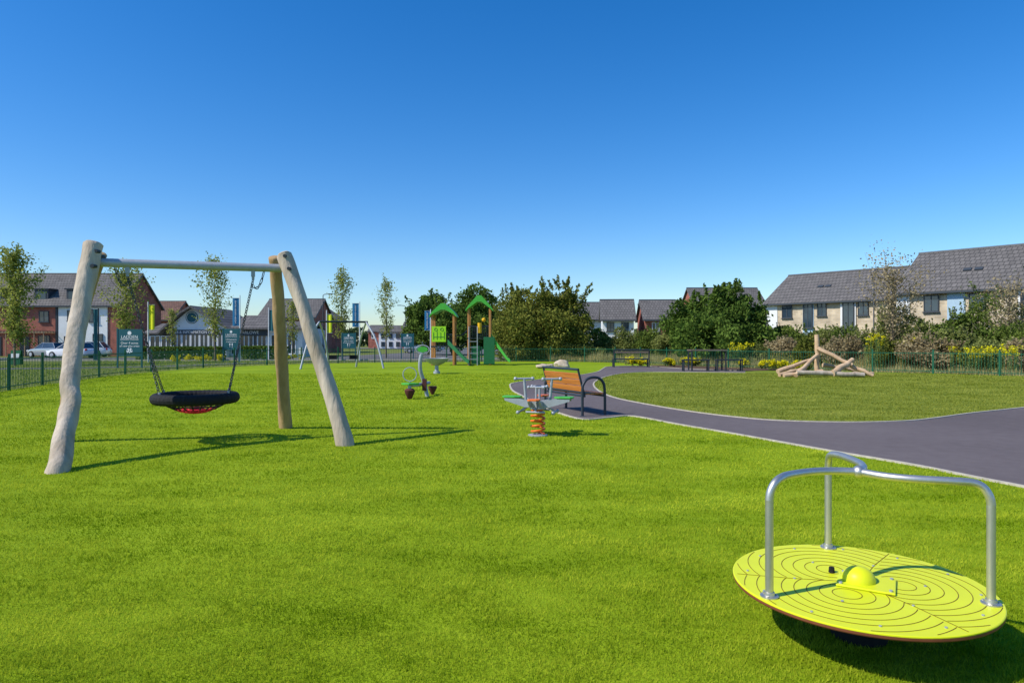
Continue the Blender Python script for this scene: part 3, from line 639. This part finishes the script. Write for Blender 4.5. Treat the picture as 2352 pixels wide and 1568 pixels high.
# ------------------------------------------------------------ basket swing
SW=root('basket_swing',(-5.0,10.6,0))
def log(name,P,rs,mt,seed,n=18):
    pts=catmull(P,8); k=len(pts); rr=[]
    for i in range(k):
        t=i/(k-1)*(len(rs)-1); a=int(min(t,len(rs)-2)); rr.append(rs[a]+(rs[a+1]-rs[a])*(t-a))
    d=(pts[-1]-pts[-2]).normalized(); pts.append(pts[-1]+d*.02); rr.append(rr[-1]*.82)
    pts[0]=pts[0]-Vector((0,0,.05))
    m=M(); m.tube(pts,rr,n,wob=.2,seed=seed); part(SW,name,m,mt,True,True)
log('left_front_leg',[at(131,1088,8.33),at(150,990,8.75),at(163,915,9.05),at(161,870,9.2),at(176,760,9.6),at(196,650,9.95),at(214,562,10.2)],[.138,.116,.118,.122,.118,.122,.128,.13],m_wood,1)
log('left_rear_leg',[at(146,1016,10.9),at(158,900,10.8),at(170,800,10.7),at(184,730,10.62),at(205,655,10.5),at(230,583,10.42)],[.11,.10,.10,.10,.102],m_wood2,9)
log('right_front_leg',[at(795,1023,10.5),at(762,910,10.65),at(722,790,10.8),at(690,690,10.95),at(652,586,11.1)],[.14,.12,.115,.112,.12],m_wood,17)
log('right_rear_leg',[at(656,983,12.6),at(650,880,12.3),at(643,760,11.9),at(637,660,11.6),at(631,592,11.4)],[.115,.11,.105,.10,.1],m_wood2,25)
bar0=at(232,603,10.25); bar1=at(645,616,11.2)
m=M(); m.cyl(bar0,bar1,.066,n=18); part(SW,'crossbar',m,m_galv,True,True)
m=M()
for (px,py,Y) in ((222,577,10.08),(214,611,9.98),(655,588,10.98),(664,617,10.92),(233,590,10.3)):
    p=at(px,py,Y); m.cyl(p+Vector((0,-.03,0)),p+Vector((.0,.06,0)),.028,n=12)
part(SW,'bolts',m,m_dark,True,True)
def barp(px): 
    t=(px-232)/(645-232)*.97; return bar0.lerp(bar1,t)
def chain(m,p,q,sag=0):
    p=Vector(p);q=Vector(q); L=(q-p).length; n=max(2,int(L/.042))
    for i in range(n):
        f=lambda t:p.lerp(q,t)+Vector((0,0,-sag*4*t*(1-t)))
        a=f((i-.12)/n); b=f((i+1.12)/n); d=(b-a); l=d.length; d.normalize()
        s=d.cross(Vector((.3,1,.1))).normalized(); t2=d.cross(s).normalized()
        w=s if i%2 else t2; c=(a+b)/2
        pts=[c+d*(l*.5*math.cos(k*pi/4))+w*(.019*math.sin(k*pi/4)) for k in range(8)]
        m.tube(pts,.0068,4,True)
ch=M(); C=Vector((-5.05,10.9,.70)); bd=(bar1-bar0); bd.z=0; bd.normalize(); bn=Vector((-bd.y,bd.x,0)); RR=.57
hg=M()
for px,sg in ((290,-1),(587,1)):
    a=barp(px); 
    hg.box(a+Vector((0,0,-.09)),(.06,.06,.12),math.atan2(bd.y,bd.x)); hg.cyl(a+Vector((0,0,-.14)),a+Vector((0,0,-.2)),.022)
    s=a+Vector((0,0,-.2)); ends=[C+bd*sg*RR*math.cos(q)+bn*RR*math.sin(q)+Vector((0,0,.07)) for q in (.55,-.55)]
    e=(ends[0]+ends[1])/2; mid=s.lerp(e,.52)
    chain(ch,s,mid)
    for en in ends: chain(ch,mid,en)
    chain(ch,a+bd*sg*.17+Vector((0,0,-.05)),s.lerp(mid,.08),.16)
    for en in ends: hg.cyl(en-Vector((0,0,.06)),en+Vector((0,0,.05)),.018,n=8)
part(SW,'hangers',hg,m_galv,True,True); part(SW,'chains',ch,mat('chain_steel',(.10,.10,.11),.45,.7,.1,20),False,True)
rg=M(); nn=96; rr=[.085*(1+.05*(i%2)) for i in range(nn)]
rg.tube([C+Vector((RR*math.cos(2*pi*i/nn),RR*math.sin(2*pi*i/nn),0)) for i in range(nn)],rr,12,True); part(SW,'seat_ring',rg,m_black,False,True)
nb=M(); nr=M()
for i in range(20):
    a=2*pi*i/20
    P=[C+Vector((r_*math.cos(a),r_*math.sin(a),-.22*(1-(r_/.55)**2)-.02)) for r_ in (.53,.42,.3,.18,.03)]
    nb.tube(P[:3],.011,5); nr.tube(P[2:],.012,5)
for r_ in (.47,.40): nb.tube([C+Vector((r_*math.cos(2*pi*i/28),r_*math.sin(2*pi*i/28),-.22*(1-(r_/.55)**2)-.02)) for i in range(28)],.011,5,True)
for r_ in (.30,.23,.17,.11,.06): nr.tube([C+Vector((r_*math.cos(2*pi*i/24),r_*math.sin(2*pi*i/24),-.22*(1-(r_/.55)**2)-.02)) for i in range(24)],.013,5,True)
part(SW,'net',nb,m_black,False,True); part(SW,'net_centre',nr,m_red,False,True)

# ------------------------------------------------------------ merry-go-round
MG=root('merry_go_round',(1.88,3.70,0)); TILT=.022; RD=.65; ZD=.295
def tilt(m): m.v=[(x,y,z+TILT*y) for x,y,z in m.v]; return m
m=M(); m.lathe((0,0,ZD),[(.0001,-.026),(RD-.004,-.026),(RD,-.02),(RD,-.008)],96,False); part(MG,'deck_edge',tilt(m),m_brown)
m=M(); m.lathe((0,0,ZD),[(RD,-.0079),(RD,-.003),(RD-.004,0),(.0001,0)],96,False); part(MG,'deck',tilt(m),m_lime)
m=M(); m.lathe((0,0,0),[(.14,0),(.14,.10),(.16,.16),(.22,.21),(.30,ZD-.03)],40); m.lathe((0,0,ZD-.06),[(.56,0),(.57,.03)],64); part(MG,'base',tilt(m),m_under,True)
ln=M()
def arc(cx,cy,r,sect,wid=2*pi/3):
    run=[]; n=160
    def flush():
        nonlocal run
        if len(run)>2: ln.ribbon(run,.0034,ZD+.0005,ZD+.0016)
        run=[]
    for i in range(n+1):
        a=2*pi*i/n; x=cx+r*math.cos(a); y=cy+r*math.sin(a)
        ok=math.hypot(x,y)<RD-.015 and math.hypot(x,y)>.10
        if sect is not None:
            d=(math.atan2(y,x)-sect+pi)%(2*pi)-pi; ok=ok and abs(d)<wid/2
        if ok: run.append((x,y))
        else: flush()
    flush()
for k in range(3):
    a=math.radians(-12+120*k)
    for j in range(8): r_=.07+.062*j; arc(.21*math.cos(a),.21*math.sin(a),r_,a)
for k in range(3):
    a=math.radians(48+120*k)
    ln.ribbon([(.10*math.cos(a),.10*math.sin(a)),(.35*math.cos(a+.03),.35*math.sin(a+.03)),(.63*math.cos(a),.63*math.sin(a))],.0034,ZD+.0005,ZD+.0017)
part(MG,'engraved_lines',tilt(ln),m_line)
m=M(); m.box((.03,-.02,ZD+.008),(.28,.24,.012),math.radians(-30)); part(MG,'hub_plate',tilt(m),m_lime,bevel=.005)
m=M(); m.lathe((0,0,ZD+.012),[(.084,0),(.083,.014),(.076,.036),(.062,.054),(.042,.067),(.02,.073),(.0001,.075)],36,False); part(MG,'hub_dome',tilt(m),m_lime,True)
bl=M()
for sx_ in (-1,1):
    for sy in (-1,1):
        q=Matrix.Rotation(math.radians(-30),3,'Z')@Vector((sx_*.118,sy*.098,0)); q+=Vector((.03,-.02,ZD+.013)); bl.cyl(q,q+Vector((0,0,.009)),.009,n=8)
for k in range(12): a=math.radians(12+30*k); bl.cyl((.57*math.cos(a),.57*math.sin(a),ZD),(.57*math.cos(a),.57*math.sin(a),ZD+.005),.007,n=8)
for k in range(6): a=math.radians(50+60*k); bl.cyl((.33*math.cos(a),.33*math.sin(a),ZD),(.33*math.cos(a),.33*math.sin(a),ZD+.005),.007,n=8)
part(MG,'bolts',tilt(bl),m_galv)
bp=M(); bp.cyl((-.075,.155,ZD+.0),(-.075,.155,ZD+.03),.017,.014,n=12); part(MG,'rubber_cap',tilt(bp),m_black)
rl=M(); fl=M()
for ad in (199,80,-29):
    a=math.radians(ad); u=Vector((math.cos(a),math.sin(a),0)); lft=Vector((u.y,-u.x,0))
    b=u*.59; zb=ZD; zt=.895
    P=[b+Vector((0,0,zb)),b+Vector((0,0,zb+.3)),b+Vector((0,0,zt-.13)),b+Vector((0,0,zt-.10)),b*.985+Vector((0,0,zt-.06)),b*.94+Vector((0,0,zt-.02)),b*.86+lft*.012+Vector((0,0,zt))]
    P+=[u*.42+lft*.045+Vector((0,0,zt+.004)),u*.25+lft*.075+Vector((0,0,zt+.002)),u*.12+lft*.06+Vector((0,0,zt)),Vector((0,0,zt))]
    rl.tube(catmull(P,6),.0205,14)
    fl.lathe((b.x,b.y,zb),[(.046,0),(.046,.007),(.028,.009),(.026,.025)],20)
    for q in range(3): fl.cyl(b+Vector((.037*math.cos(q*2.1),.037*math.sin(q*2.1),zb+.006)),b+Vector((.037*math.cos(q*2.1),.037*math.sin(q*2.1),zb+.013)),.006,n=6)
rl.ball((0,0,.895),.034,16)
part(MG,'handrails',tilt(rl),m_alu,True); part(MG,'flanges',tilt(fl),m_alu,True)

# ------------------------------------------------------------ park bench
BN=root('park_bench',(1.40,15.46,0),math.atan2(-.91,.41))
m=M()
for x in (-.87,.87):
    P=[(x,-.28,0),(x,-.28,.55),(x,-.26,.68),(x,-.17,.79),(x,-.03,.83),(x,.12,.81),(x,.23,.72),(x,.27,.58),(x,.28,.3),(x,.28,0)]
    m.tube(catmull(P,4),.03,10)
for y in (-.22,.24): m.tube([(-.87,y,.43),(.87,y,.43)],.022,8)
for x in (-.82,.82):
    m.tube([(x,-.20,.45),(x,-.25,.6),(x,-.36,1.0)],.024,8)
m.tube([(-.84,-.362,1.0),(.84,-.362,1.0)],.026,8); m.tube([(-.84,-.225,.50),(.84,-.225,.50)],.02,8)
for x in (-.87,.87):
    for y in (-.28,.28): m.lathe((x,y,0),[(.07,0),(.07,.016),(.035,.02)],12)
part(BN,'frame',m,mat('bench_dark_frame',(.03,.04,.055),.4,0,.1,10),True)
m=M()
for i in range(3):
    z=.585+i*.135; y=-.245-(z-.585)*.285; m.box((0,y,z),(1.60,.03,.125),rx=math.radians(15.9))
part(BN,'backrest',m,m_plank,bevel=.006)
m=M()
for i in range(4): m.box((0,-.14+i*.115,.475),(1.70,.10,.03))
part(BN,'seat',m,m_plank,bevel=.006)
m=M(); m.b2(-.85,.85,.26,.33,.455,.49); part(BN,'seat_front_rail',m,m_dark,bevel=.008)

# ------------------------------------------------------------ spring rocker
SR=root('spring_rocker',(.44,11.6,0),math.radians(-14))
m=M(); P=[(.115*math.cos(t*.35)*(1-.15*abs(t/90-.5)),.115*math.sin(t*.35),.03+.44*t/90) for t in range(91)]; m.tube(P,.019,8); part(SR,'spring',m,m_orange,True)
m=M(); m.lathe((0,0,0),[(.17,0),(.17,.02),(.12,.03)],20); m.lathe((0,0,.46),[(.14,0),(.14,.03)],20); part(SR,'base_plates',m,m_galv)
m=M()
for y in (-.10,.10):
    m.profy([(-.56,.60),(-.40,.55),(-.2,.49),(.2,.49),(.40,.55),(.56,.60),(.56,.64),(.3,.63),(0,.59),(-.3,.63),(-.56,.64)],y-.009,y+.009)
for x in (-.10,.10): m.profx([(-.34,.60),(-.2,.50),(.2,.50),(.34,.60),(.34,.625),(0,.57),(-.34,.625)],x-.009,x+.009)
part(SR,'side_plates',m,m_galv)
def seat(mm,cx,cy,rz,w=.32,d=.24,z=.645):
    pts=[(-.5,-.28),(-.38,-.5),(.2,-.5),(.5,-.3),(.5,.3),(.2,.5),(-.38,.5),(-.5,.28)]
    c,s=math.cos(rz),math.sin(rz); n=len(pts)
    P=[(cx+c*x*w-s*y*d,cy+s*x*w+c*y*d) for x,y in pts]
    mm.add([(x,y,z) for x,y in P]+[(x,y,z+.025) for x,y in P],[tuple(range(n-1,-1,-1)),tuple(range(n,2*n))]+[(i,(i+1)%n,(i+1)%n+n,i+n) for i in range(n)])
m=M(); seat(m,-.45,0,0); seat(m,.45,0,pi); part(SR,'green_seats',m,m_green,bevel=.006)
m=M(); seat(m,0,.34,-pi/2,.26,.22); seat(m,0,-.31,pi/2,.24,.20,.62); part(SR,'orange_seats',m,m_orange,bevel=.006)
m=M()
for s_ in (-1,1):
    m.tube([(s_*.20,0,.5),(s_*.24,0,.965)],.024,8); m.tube([(s_*.24-.13,-.06,.965),(s_*.24+.13,.06,.965)],.019,8)
    for y in (-1,1): m.ball((s_*.24+y*.135,y*.065,.965),.033,10)
    m.tube([(s_*.30,-.20,.41),(s_*.30,.20,.41)],.019,8); m.tube([(s_*.30,0,.41),(s_*.16,0,.5)],.019,8)
    for y in (-.21,.21): m.ball((s_*.30,y,.41),.033,10)
    m.tube([(0,s_*.13,.5),(0,s_*.14,.83)],.02,8); m.tube([(-.12,s_*.14,.83),(.12,s_*.14,.83)],.017,8)
    for y in (-.13,.13): m.ball((y,s_*.14,.83),.028,10)
    m.tube([(-.16,s_*.22,.42),(.16,s_*.22,.42)],.017,8); m.tube([(0,s_*.22,.42),(0,s_*.14,.5)],.017,8)
part(SR,'handles_and_footrests',m,m_galv,True)

# ------------------------------------------------------------ seesaw
Yb=18.9; sb=Yb/F
SS=root('seesaw',(px2x(941,Yb),Yb,0)); xx=lambda p:(p-941)*sb; zf=lambda py:pz(py,Yb)
m=M(); m.lathe((0,0,0),[(.03,0),(.06,.02),(.14,.20),(.15,.25),(.09,.30)],18); part(SS,'rubber_bumper',m,mat('brown_rubber',(.10,.03,.025),.8),True)
m=M(); n0=[(-.24,.03),(-.12,-.10),(0,-.14),(.14,-.08),(.26,.04),(.10,.14),(0,.16),(-.12,.14)]
m.add([(x,y,.40) for x,y in n0]+[(x,y,.45) for x,y in n0],[tuple(range(7,-1,-1)),tuple(range(8,16))]+[(i,(i+1)%8,(i+1)%8+8,i+8) for i in range(8)]); 
part(SS,'seat',m,m_green,bevel=.01)
m=M(); m.tube([(0,0,.28),(0,0,.42)],.05,10); m.tube([(0,.0,.38),(.12,.5,.36),(.34,1.6,.36)],.05,10)
m.tube([(xx(940)+.19*math.cos(a*pi/16),.1,zf(860)+.19*math.sin(a*pi/16)) for a in range(32)],.014,6,True)
m.tube([(xx(940),.12,.42),(xx(941),.1,zf(860)-.18)],.014,6)
m.tube(catmull([(xx(972),.9,.0),(xx(966),.9,.35),(xx(957),.8,zf(855)),(xx(957),.75,zf(830)),(xx(962),.75,zf(806))],6),.055,12)
part(SS,'frame',m,m_galv,True)
m=M(); m.lathe((0,0,0),[(.15,0),(.15,.03)],24); cx,cz=xx(963),zf(803); m.v=[(x+cx,.72-z+0,y*.55+cz) for x,y,z in m.v]; part(SS,'top_plate',m,m_green)
m=M(); m.tube([(cx+.19*math.cos(a*pi/16),.71,cz+.12*math.sin(a*pi/16)) for a in range(32)],.016,6,True); part(SS,'top_ring',m,m_galv,True)
m=M(); m.lathe((xx(968)+.12,1.6,0),[(.03,0),(.13,.20),(.13,.26)],16); m.box((xx(966),.85,.35),(.12,.12,.34)); part(SS,'rear_bumper',m,MATS['brown_rubber'])

# ------------------------------------------------------------ bowl spinner
X0,Y0=gp(1003,858); BS=root('spinner_bowl',(X0,Y0,0))
m=M(); m.lathe((0,0,0),[(.17,0),(.16,.12),(.10,.13),(.09,.42)],20); m.lathe((0,0,.40),[(.10,0),(.36,.12),(.56,.28),(.62,.37),(.59,.37),(.52,.28),(.3,.15),(.01,.1)],36); part(BS,'bowl',m,m_galv,True)

# ------------------------------------------------------------ metal swing set
MS=root('metal_swing_set',(-10,41,0)); m=M()
tl=Vector((-11.45,40.6,2.78)); tr=Vector((-8.85,41.4,2.78))
def leg(a,b): 
    a=Vector(a);b=Vector(b); mid=a.lerp(b,.45)+Vector(((b.x-a.x)*.14,(b.y-a.y)*.14,.1)); m.tube(catmull([a,mid,b],8),.06,10)
leg(tl,(px2x(690,39.2),39.2,0)); leg(tl,(px2x(756,42.5),42.5,0)); leg(tr,(px2x(818,42.8),42.8,0)); leg(tr,(px2x(881,40.5),40.5,0)); part(MS,'legs',m,m_galv,True,True)
m=M(); m.cyl(tl+Vector((-.1,-.03,0)),tr+Vector((.1,.03,0)),.06); part(MS,'crossbar',m,m_dark,True,True)
m=M(); s_=M()
for t in (.28,.72):
    c=tl.lerp(tr,t); d=(tr-tl).normalized()
    for k in (-.24,.24): m.tube([c+d*k,c+d*k*.9+Vector((0,0,-2.2))],.012,5)
    s_.box(c+Vector((0,0,-2.22)),(.5,.22,.05),.3); s_.box(c+Vector((0,.1,-2.1)),(.5,.03,.2),.3)
part(MS,'chains',m,m_dark,False,True); part(MS,'seats',s_,m_black,False,True)

# ------------------------------------------------------------ play tower
Yt=46.5; st=Yt/F; PT=root('play_tower_with_slide',(px2x(1080,Yt),Yt,0)); tx=lambda p:(p-1080)*st; tz=lambda py:pz(py,Yt)
posts=M(); rfm=M(); pl=M(); pn=M(); og=M()
for (cx,ze,zp,zpl) in ((tx(1020),tz(719),tz(698),1.3),(tx(1102),tz(705),tz(680),1.85)):
    for sx_ in (-.72,.72):
        for sy in (-.7,.7): posts.box((cx+sx_,sy,ze/2+.0),(.14,.14,ze))
    a=[(-.92,ze-.22),(-.74,ze+.06),(-.14,zp),(.14,zp),(.74,ze+.06),(.92,ze-.22)]
    dn=[(.92,ze-.30),(.70,ze-.10),(.14,zp-.42),(-.14,zp-.42),(-.70,ze-.10),(-.92,ze-.30)]
    rfm.profy([(cx+x,z) for x,z in a+dn],-.9,.9)
    pl.b2(cx-.8,cx+.8,-.78,.78,zpl-.08,zpl)
    for sy in (-.72,.72):
        for k in range(9): og.b2(cx-.6+k*.15,cx-.57+k*.15,sy-.015,sy+.015,zpl+.05,zpl+.75)
        og.b2(cx-.7,cx+.7,sy-.03,sy+.03,zpl+.75,zpl+.82)
part(PT,'posts',posts,m_post,bevel=.02); part(PT,'roofs',rfm,m_green); part(PT,'platforms',pl,m_dark); part(PT,'guard_rails',og,m_dark)
pn.b2(tx(995),tx(1027),-.84,-.80,tz(785),tz(750)); part(PT,'play_panel',pn,m_limeg,bevel=.01)
m=M(); cx=tx(1011); cz=tz(767)
for i in range(4): m.tube([(cx-.36+i*.24,-.85,cz-.36),(cx-.36+i*.24,-.85,cz+.1+.06*(i%2))],.012,4)
m.tube([(cx-.36,-.85,cz-.2),(cx+.36,-.85,cz-.2)],.012,4)
m.tube([(cx-.2+.1*math.cos(a*pi/8),-.85,cz+.3+.1*math.sin(a*pi/8)) for a in range(16)],.012,4,True)
m.tube([(cx+.2+.1*math.cos(a*pi/8),-.85,cz+.3+.1*math.sin(a*pi/8)) for a in range(16)],.012,4,True)
part(PT,'panel_pattern',m,m_dgreen)
def slide(x0,z0,x1,z1,y0,y1,w,sur,side,nm):
    m=M(); s2=M(); k=8
    for q in range(2):
        yy=[-w/2,w/2][q]
        top=[];bot=[]
        for i in range(k+1):
            t=i/k; x=x0+(x1-x0)*t; z=z0+(z1-z0)*(t if t<.85 else .85+(t-.85)*.5); y=y0+(y1-y0)*t+yy
            top.append((x,y,z+.28-.12*t)); bot.append((x,y,z-.06))
        n=k+1; s2.add(top+bot,[(i,i+1,n+i+1,n+i) for i in range(k)])
    a=[];
    for i in range(k+1):
        t=i/k; x=x0+(x1-x0)*t; z=z0+(z1-z0)*(t if t<.85 else .85+(t-.85)*.5); y=y0+(y1-y0)*t
        a+=[(x,y-w/2,z),(x,y+w/2,z)]
    m.add(a,[(2*i,2*i+2,2*i+3,2*i+1) for i in range(k)])
    part(PT,nm+'_bed',m,sur); o=part(PT,nm+'_sides',s2,side); sm=o.modifiers.new('t','SOLIDIFY'); sm.thickness=.04
slide(tx(1032),1.45,tx(1082),.12,-.7,-1.8,.55,m_galv,m_dgreen,'slide')
slide(tx(1128),1.85,tx(1172),.12,-.2,-.6,.8,m_dark,m_green,'climbing_ramp')
m=M(); m.b2(tx(1112),tx(1137),-.83,-.78,.1,1.9); m.b2(tx(1084),tx(1104),-.83,-.78,.1,1.3); part(PT,'side_panels',m,m_dgreen,bevel=.01)
m=M(); m.tube([(tx(1103),-.75,tz(765)),(tx(1103),-.75,tz(742))],.14,10); m.ball((tx(1112),-.6,tz(735)),.14); part(PT,'play_drum',m,m_yel,True)
m=M(); 
for i in range(9):
    t=i/8; m.box((tx(1046)+(tx(1078)-tx(1046))*t,0,1.3+.5*t-.25*math.sin(pi*t)),(.09,1.0,.04))
for y in (-.5,.5): m.tube([(tx(1046)+(tx(1078)-tx(1046))*t/6,y,2.0+.5*t/6-.2*math.sin(pi*t/6)) for t in range(7)],.025,6)
part(PT,'rope_bridge',m,m_dark)
m=M()
for z in (.4,.8,1.2,1.6): m.tube([(tx(1079),-.9,z),(tx(1079)+.6,-.9,z)],.02,6)
m.tube([(tx(1079),-.9,0),(tx(1079),-.9,2.6)],.03,6); m.tube([(tx(1098),-.9,0),(tx(1098),-.9,2.6)],.03,6)
part(PT,'ladder',m,m_galv)

# ------------------------------------------------------------ boulders
for i,(px,py,r_,sc) in enumerate([(1292,846,.42,(1.15,.8,.75)),(1246,846,.30,(1.3,.8,.45)),(1262,845,.25,(1.2,.8,.5))]):
    X0,Y0=gp(px,py); R=root('boulder',(X0,Y0,0)); m=M(); m.ball((0,0,r_*.45),r_,18,sc,.35,i*3.3); part(R,'stone',m,m_rock,True)

# ------------------------------------------------------------ picnic furniture
m_slat=mat('grey_slats',(.16,.12,.09),.7)
X0,Y0=gp(1449,843); R=root('park_bench',(X0,Y0,0)); m=M()
for x in (-1.08,1.08):
    m.tube([(x,-.25,0),(x,-.25,1.08)],.045,6); m.tube([(x,.25,0),(x,.25,.5)],.045,6); m.tube([(x,-.25,.5),(x,.25,.5)],.035,6)
m.tube([(-1.08,-.25,1.08),(1.08,-.25,1.08)],.045,6); m.b2(-1.1,1.1,-.25,.28,.48,.54); part(R,'frame',m,m_dark)
m=M(); m.b2(-1.04,1.04,-.29,-.26,.88,1.0); part(R,'backrest',m,m_slat)
X0,Y0=gp(1624,851); R=root('picnic_table',(X0,Y0,0)); s=Y0/F; m=M(); t=M()
for x in (-.92,.92):
    for y in (-.35,.35): m.tube([(x,y,0),(x,y,1.08)],.045,6)
    m.tube([(x,-.35,1.04),(x,.35,1.04)],.035,6)
t.b2(-1.0,1.0,-.42,.42,1.09,1.16)
part(R,'frame',m,m_dark); part(R,'table_top',t,m_slat)
for px in (1588,1663):
    cx=(px-1624)*s; m=M()
    for x in (-.66,.66):
        for y in (-1.0,-.7): m.tube([(cx+x,y,0),(cx+x,y,.58)],.04,6)
    m.b2(cx-.72,cx+.72,-1.05,-.65,.58,.65); part(R,'bench',m,m_dark)
# ------------------------------------------------------------ log climbing pile
LP=root('log_climbing_pile',(14.2,31.3,0))
def lg(i,a,b,r1=.11,r2=.09):
    a=Vector(a);b=Vector(b); m=M(); k=7
    pts=[a.lerp(b,j/k)+Vector((noise.noise(Vector((i,j*.5,0)))*.08,noise.noise(Vector((i,j*.5,4)))*.08,noise.noise(Vector((i,j*.5,9)))*.06)) for j in range(k+1)]
    m.tube(pts,[r1+(r2-r1)*j/k for j in range(k+1)],10,wob=.2,seed=i*2.2); part(LP,'log_%d'%i,m,m_wood3 if i!=6 else m_wood,True,True)
L=[((1877,852,31.5),(1876,768,31.5),.115,.105),((1786,853,31),(1868,824,31.6),.11,.08),((1800,863,30.4),(1890,852,30.6),.10,.09),((1828,862,30.2),(1876,815,31.4),.10,.08),
 ((1878,800,31.4),(1958,838,30.8),.10,.09),((1912,857,30.2),(1957,828,31),.14,.12),((1830,855,30.3),(1985,860,30.2),.11,.10),((1935,830,31.2),(2004,862,30.6),.10,.08),((1790,861,30.6),(1850,845,31.2),.09,.08),((1890,838,31.8),(1960,848,31.9),.1,.09),((1960,858,30.6),(2003,858,31.4),.09,.08)]
for i,(a,b,r1,r2) in enumerate(L): lg(i,at(*a),at(*b),r1,r2)

# ------------------------------------------------------------ light, sky, camera
el=math.radians(44); dx,dy=.93,.37; n_=math.hypot(dx,dy); dx/=n_;dy/=n_
sd=bpy.data.lights.new('sun','SUN'); sd.energy=4.9; sd.angle=math.radians(.53); sd.color=(1,.95,.86)
so=bpy.data.objects.new('sun',sd); col.objects.link(so); so.location=(-20,-10,30)
so.rotation_euler=Vector((dx*math.cos(el),dy*math.cos(el),-math.sin(el))).to_track_quat('-Z','Y').to_euler()
w=bpy.data.worlds.new('World'); scn.world=w; w.use_nodes=True; nt=w.node_tree
bg=nt.nodes['Background']; sk=nt.nodes.new('ShaderNodeTexSky'); sk.sky_type='NISHITA'; sk.sun_disc=False
sk.sun_elevation=el; sk.sun_rotation=math.atan2(-dx,-dy)%(2*pi); sk.air_density=1.0; sk.dust_density=.35; sk.ozone_density=2.5; sk.altitude=0
hs=nt.nodes.new('ShaderNodeHueSaturation'); hs.inputs['Saturation'].default_value=1.42
ml=nt.nodes.new('ShaderNodeVectorMath'); ml.operation='MULTIPLY'; ml.inputs[1].default_value=(.92,1.02,1.20)
nt.links.new(sk.outputs[0],hs.inputs['Color']); nt.links.new(hs.outputs[0],ml.inputs[0]); nt.links.new(ml.outputs[0],bg.inputs[0]); bg.inputs[1].default_value=.14
scn.view_settings.view_transform='Standard'; scn.view_settings.look='None'; scn.view_settings.exposure=0
cd=bpy.data.cameras.new('camera'); cd.lens=24; cd.sensor_width=36; cd.clip_end=6000; cd.clip_start=.05
co=bpy.data.objects.new('camera',cd); col.objects.link(co); co.location=(0,0,EYE); co.rotation_euler=(pi/2,0,0); scn.camera=co
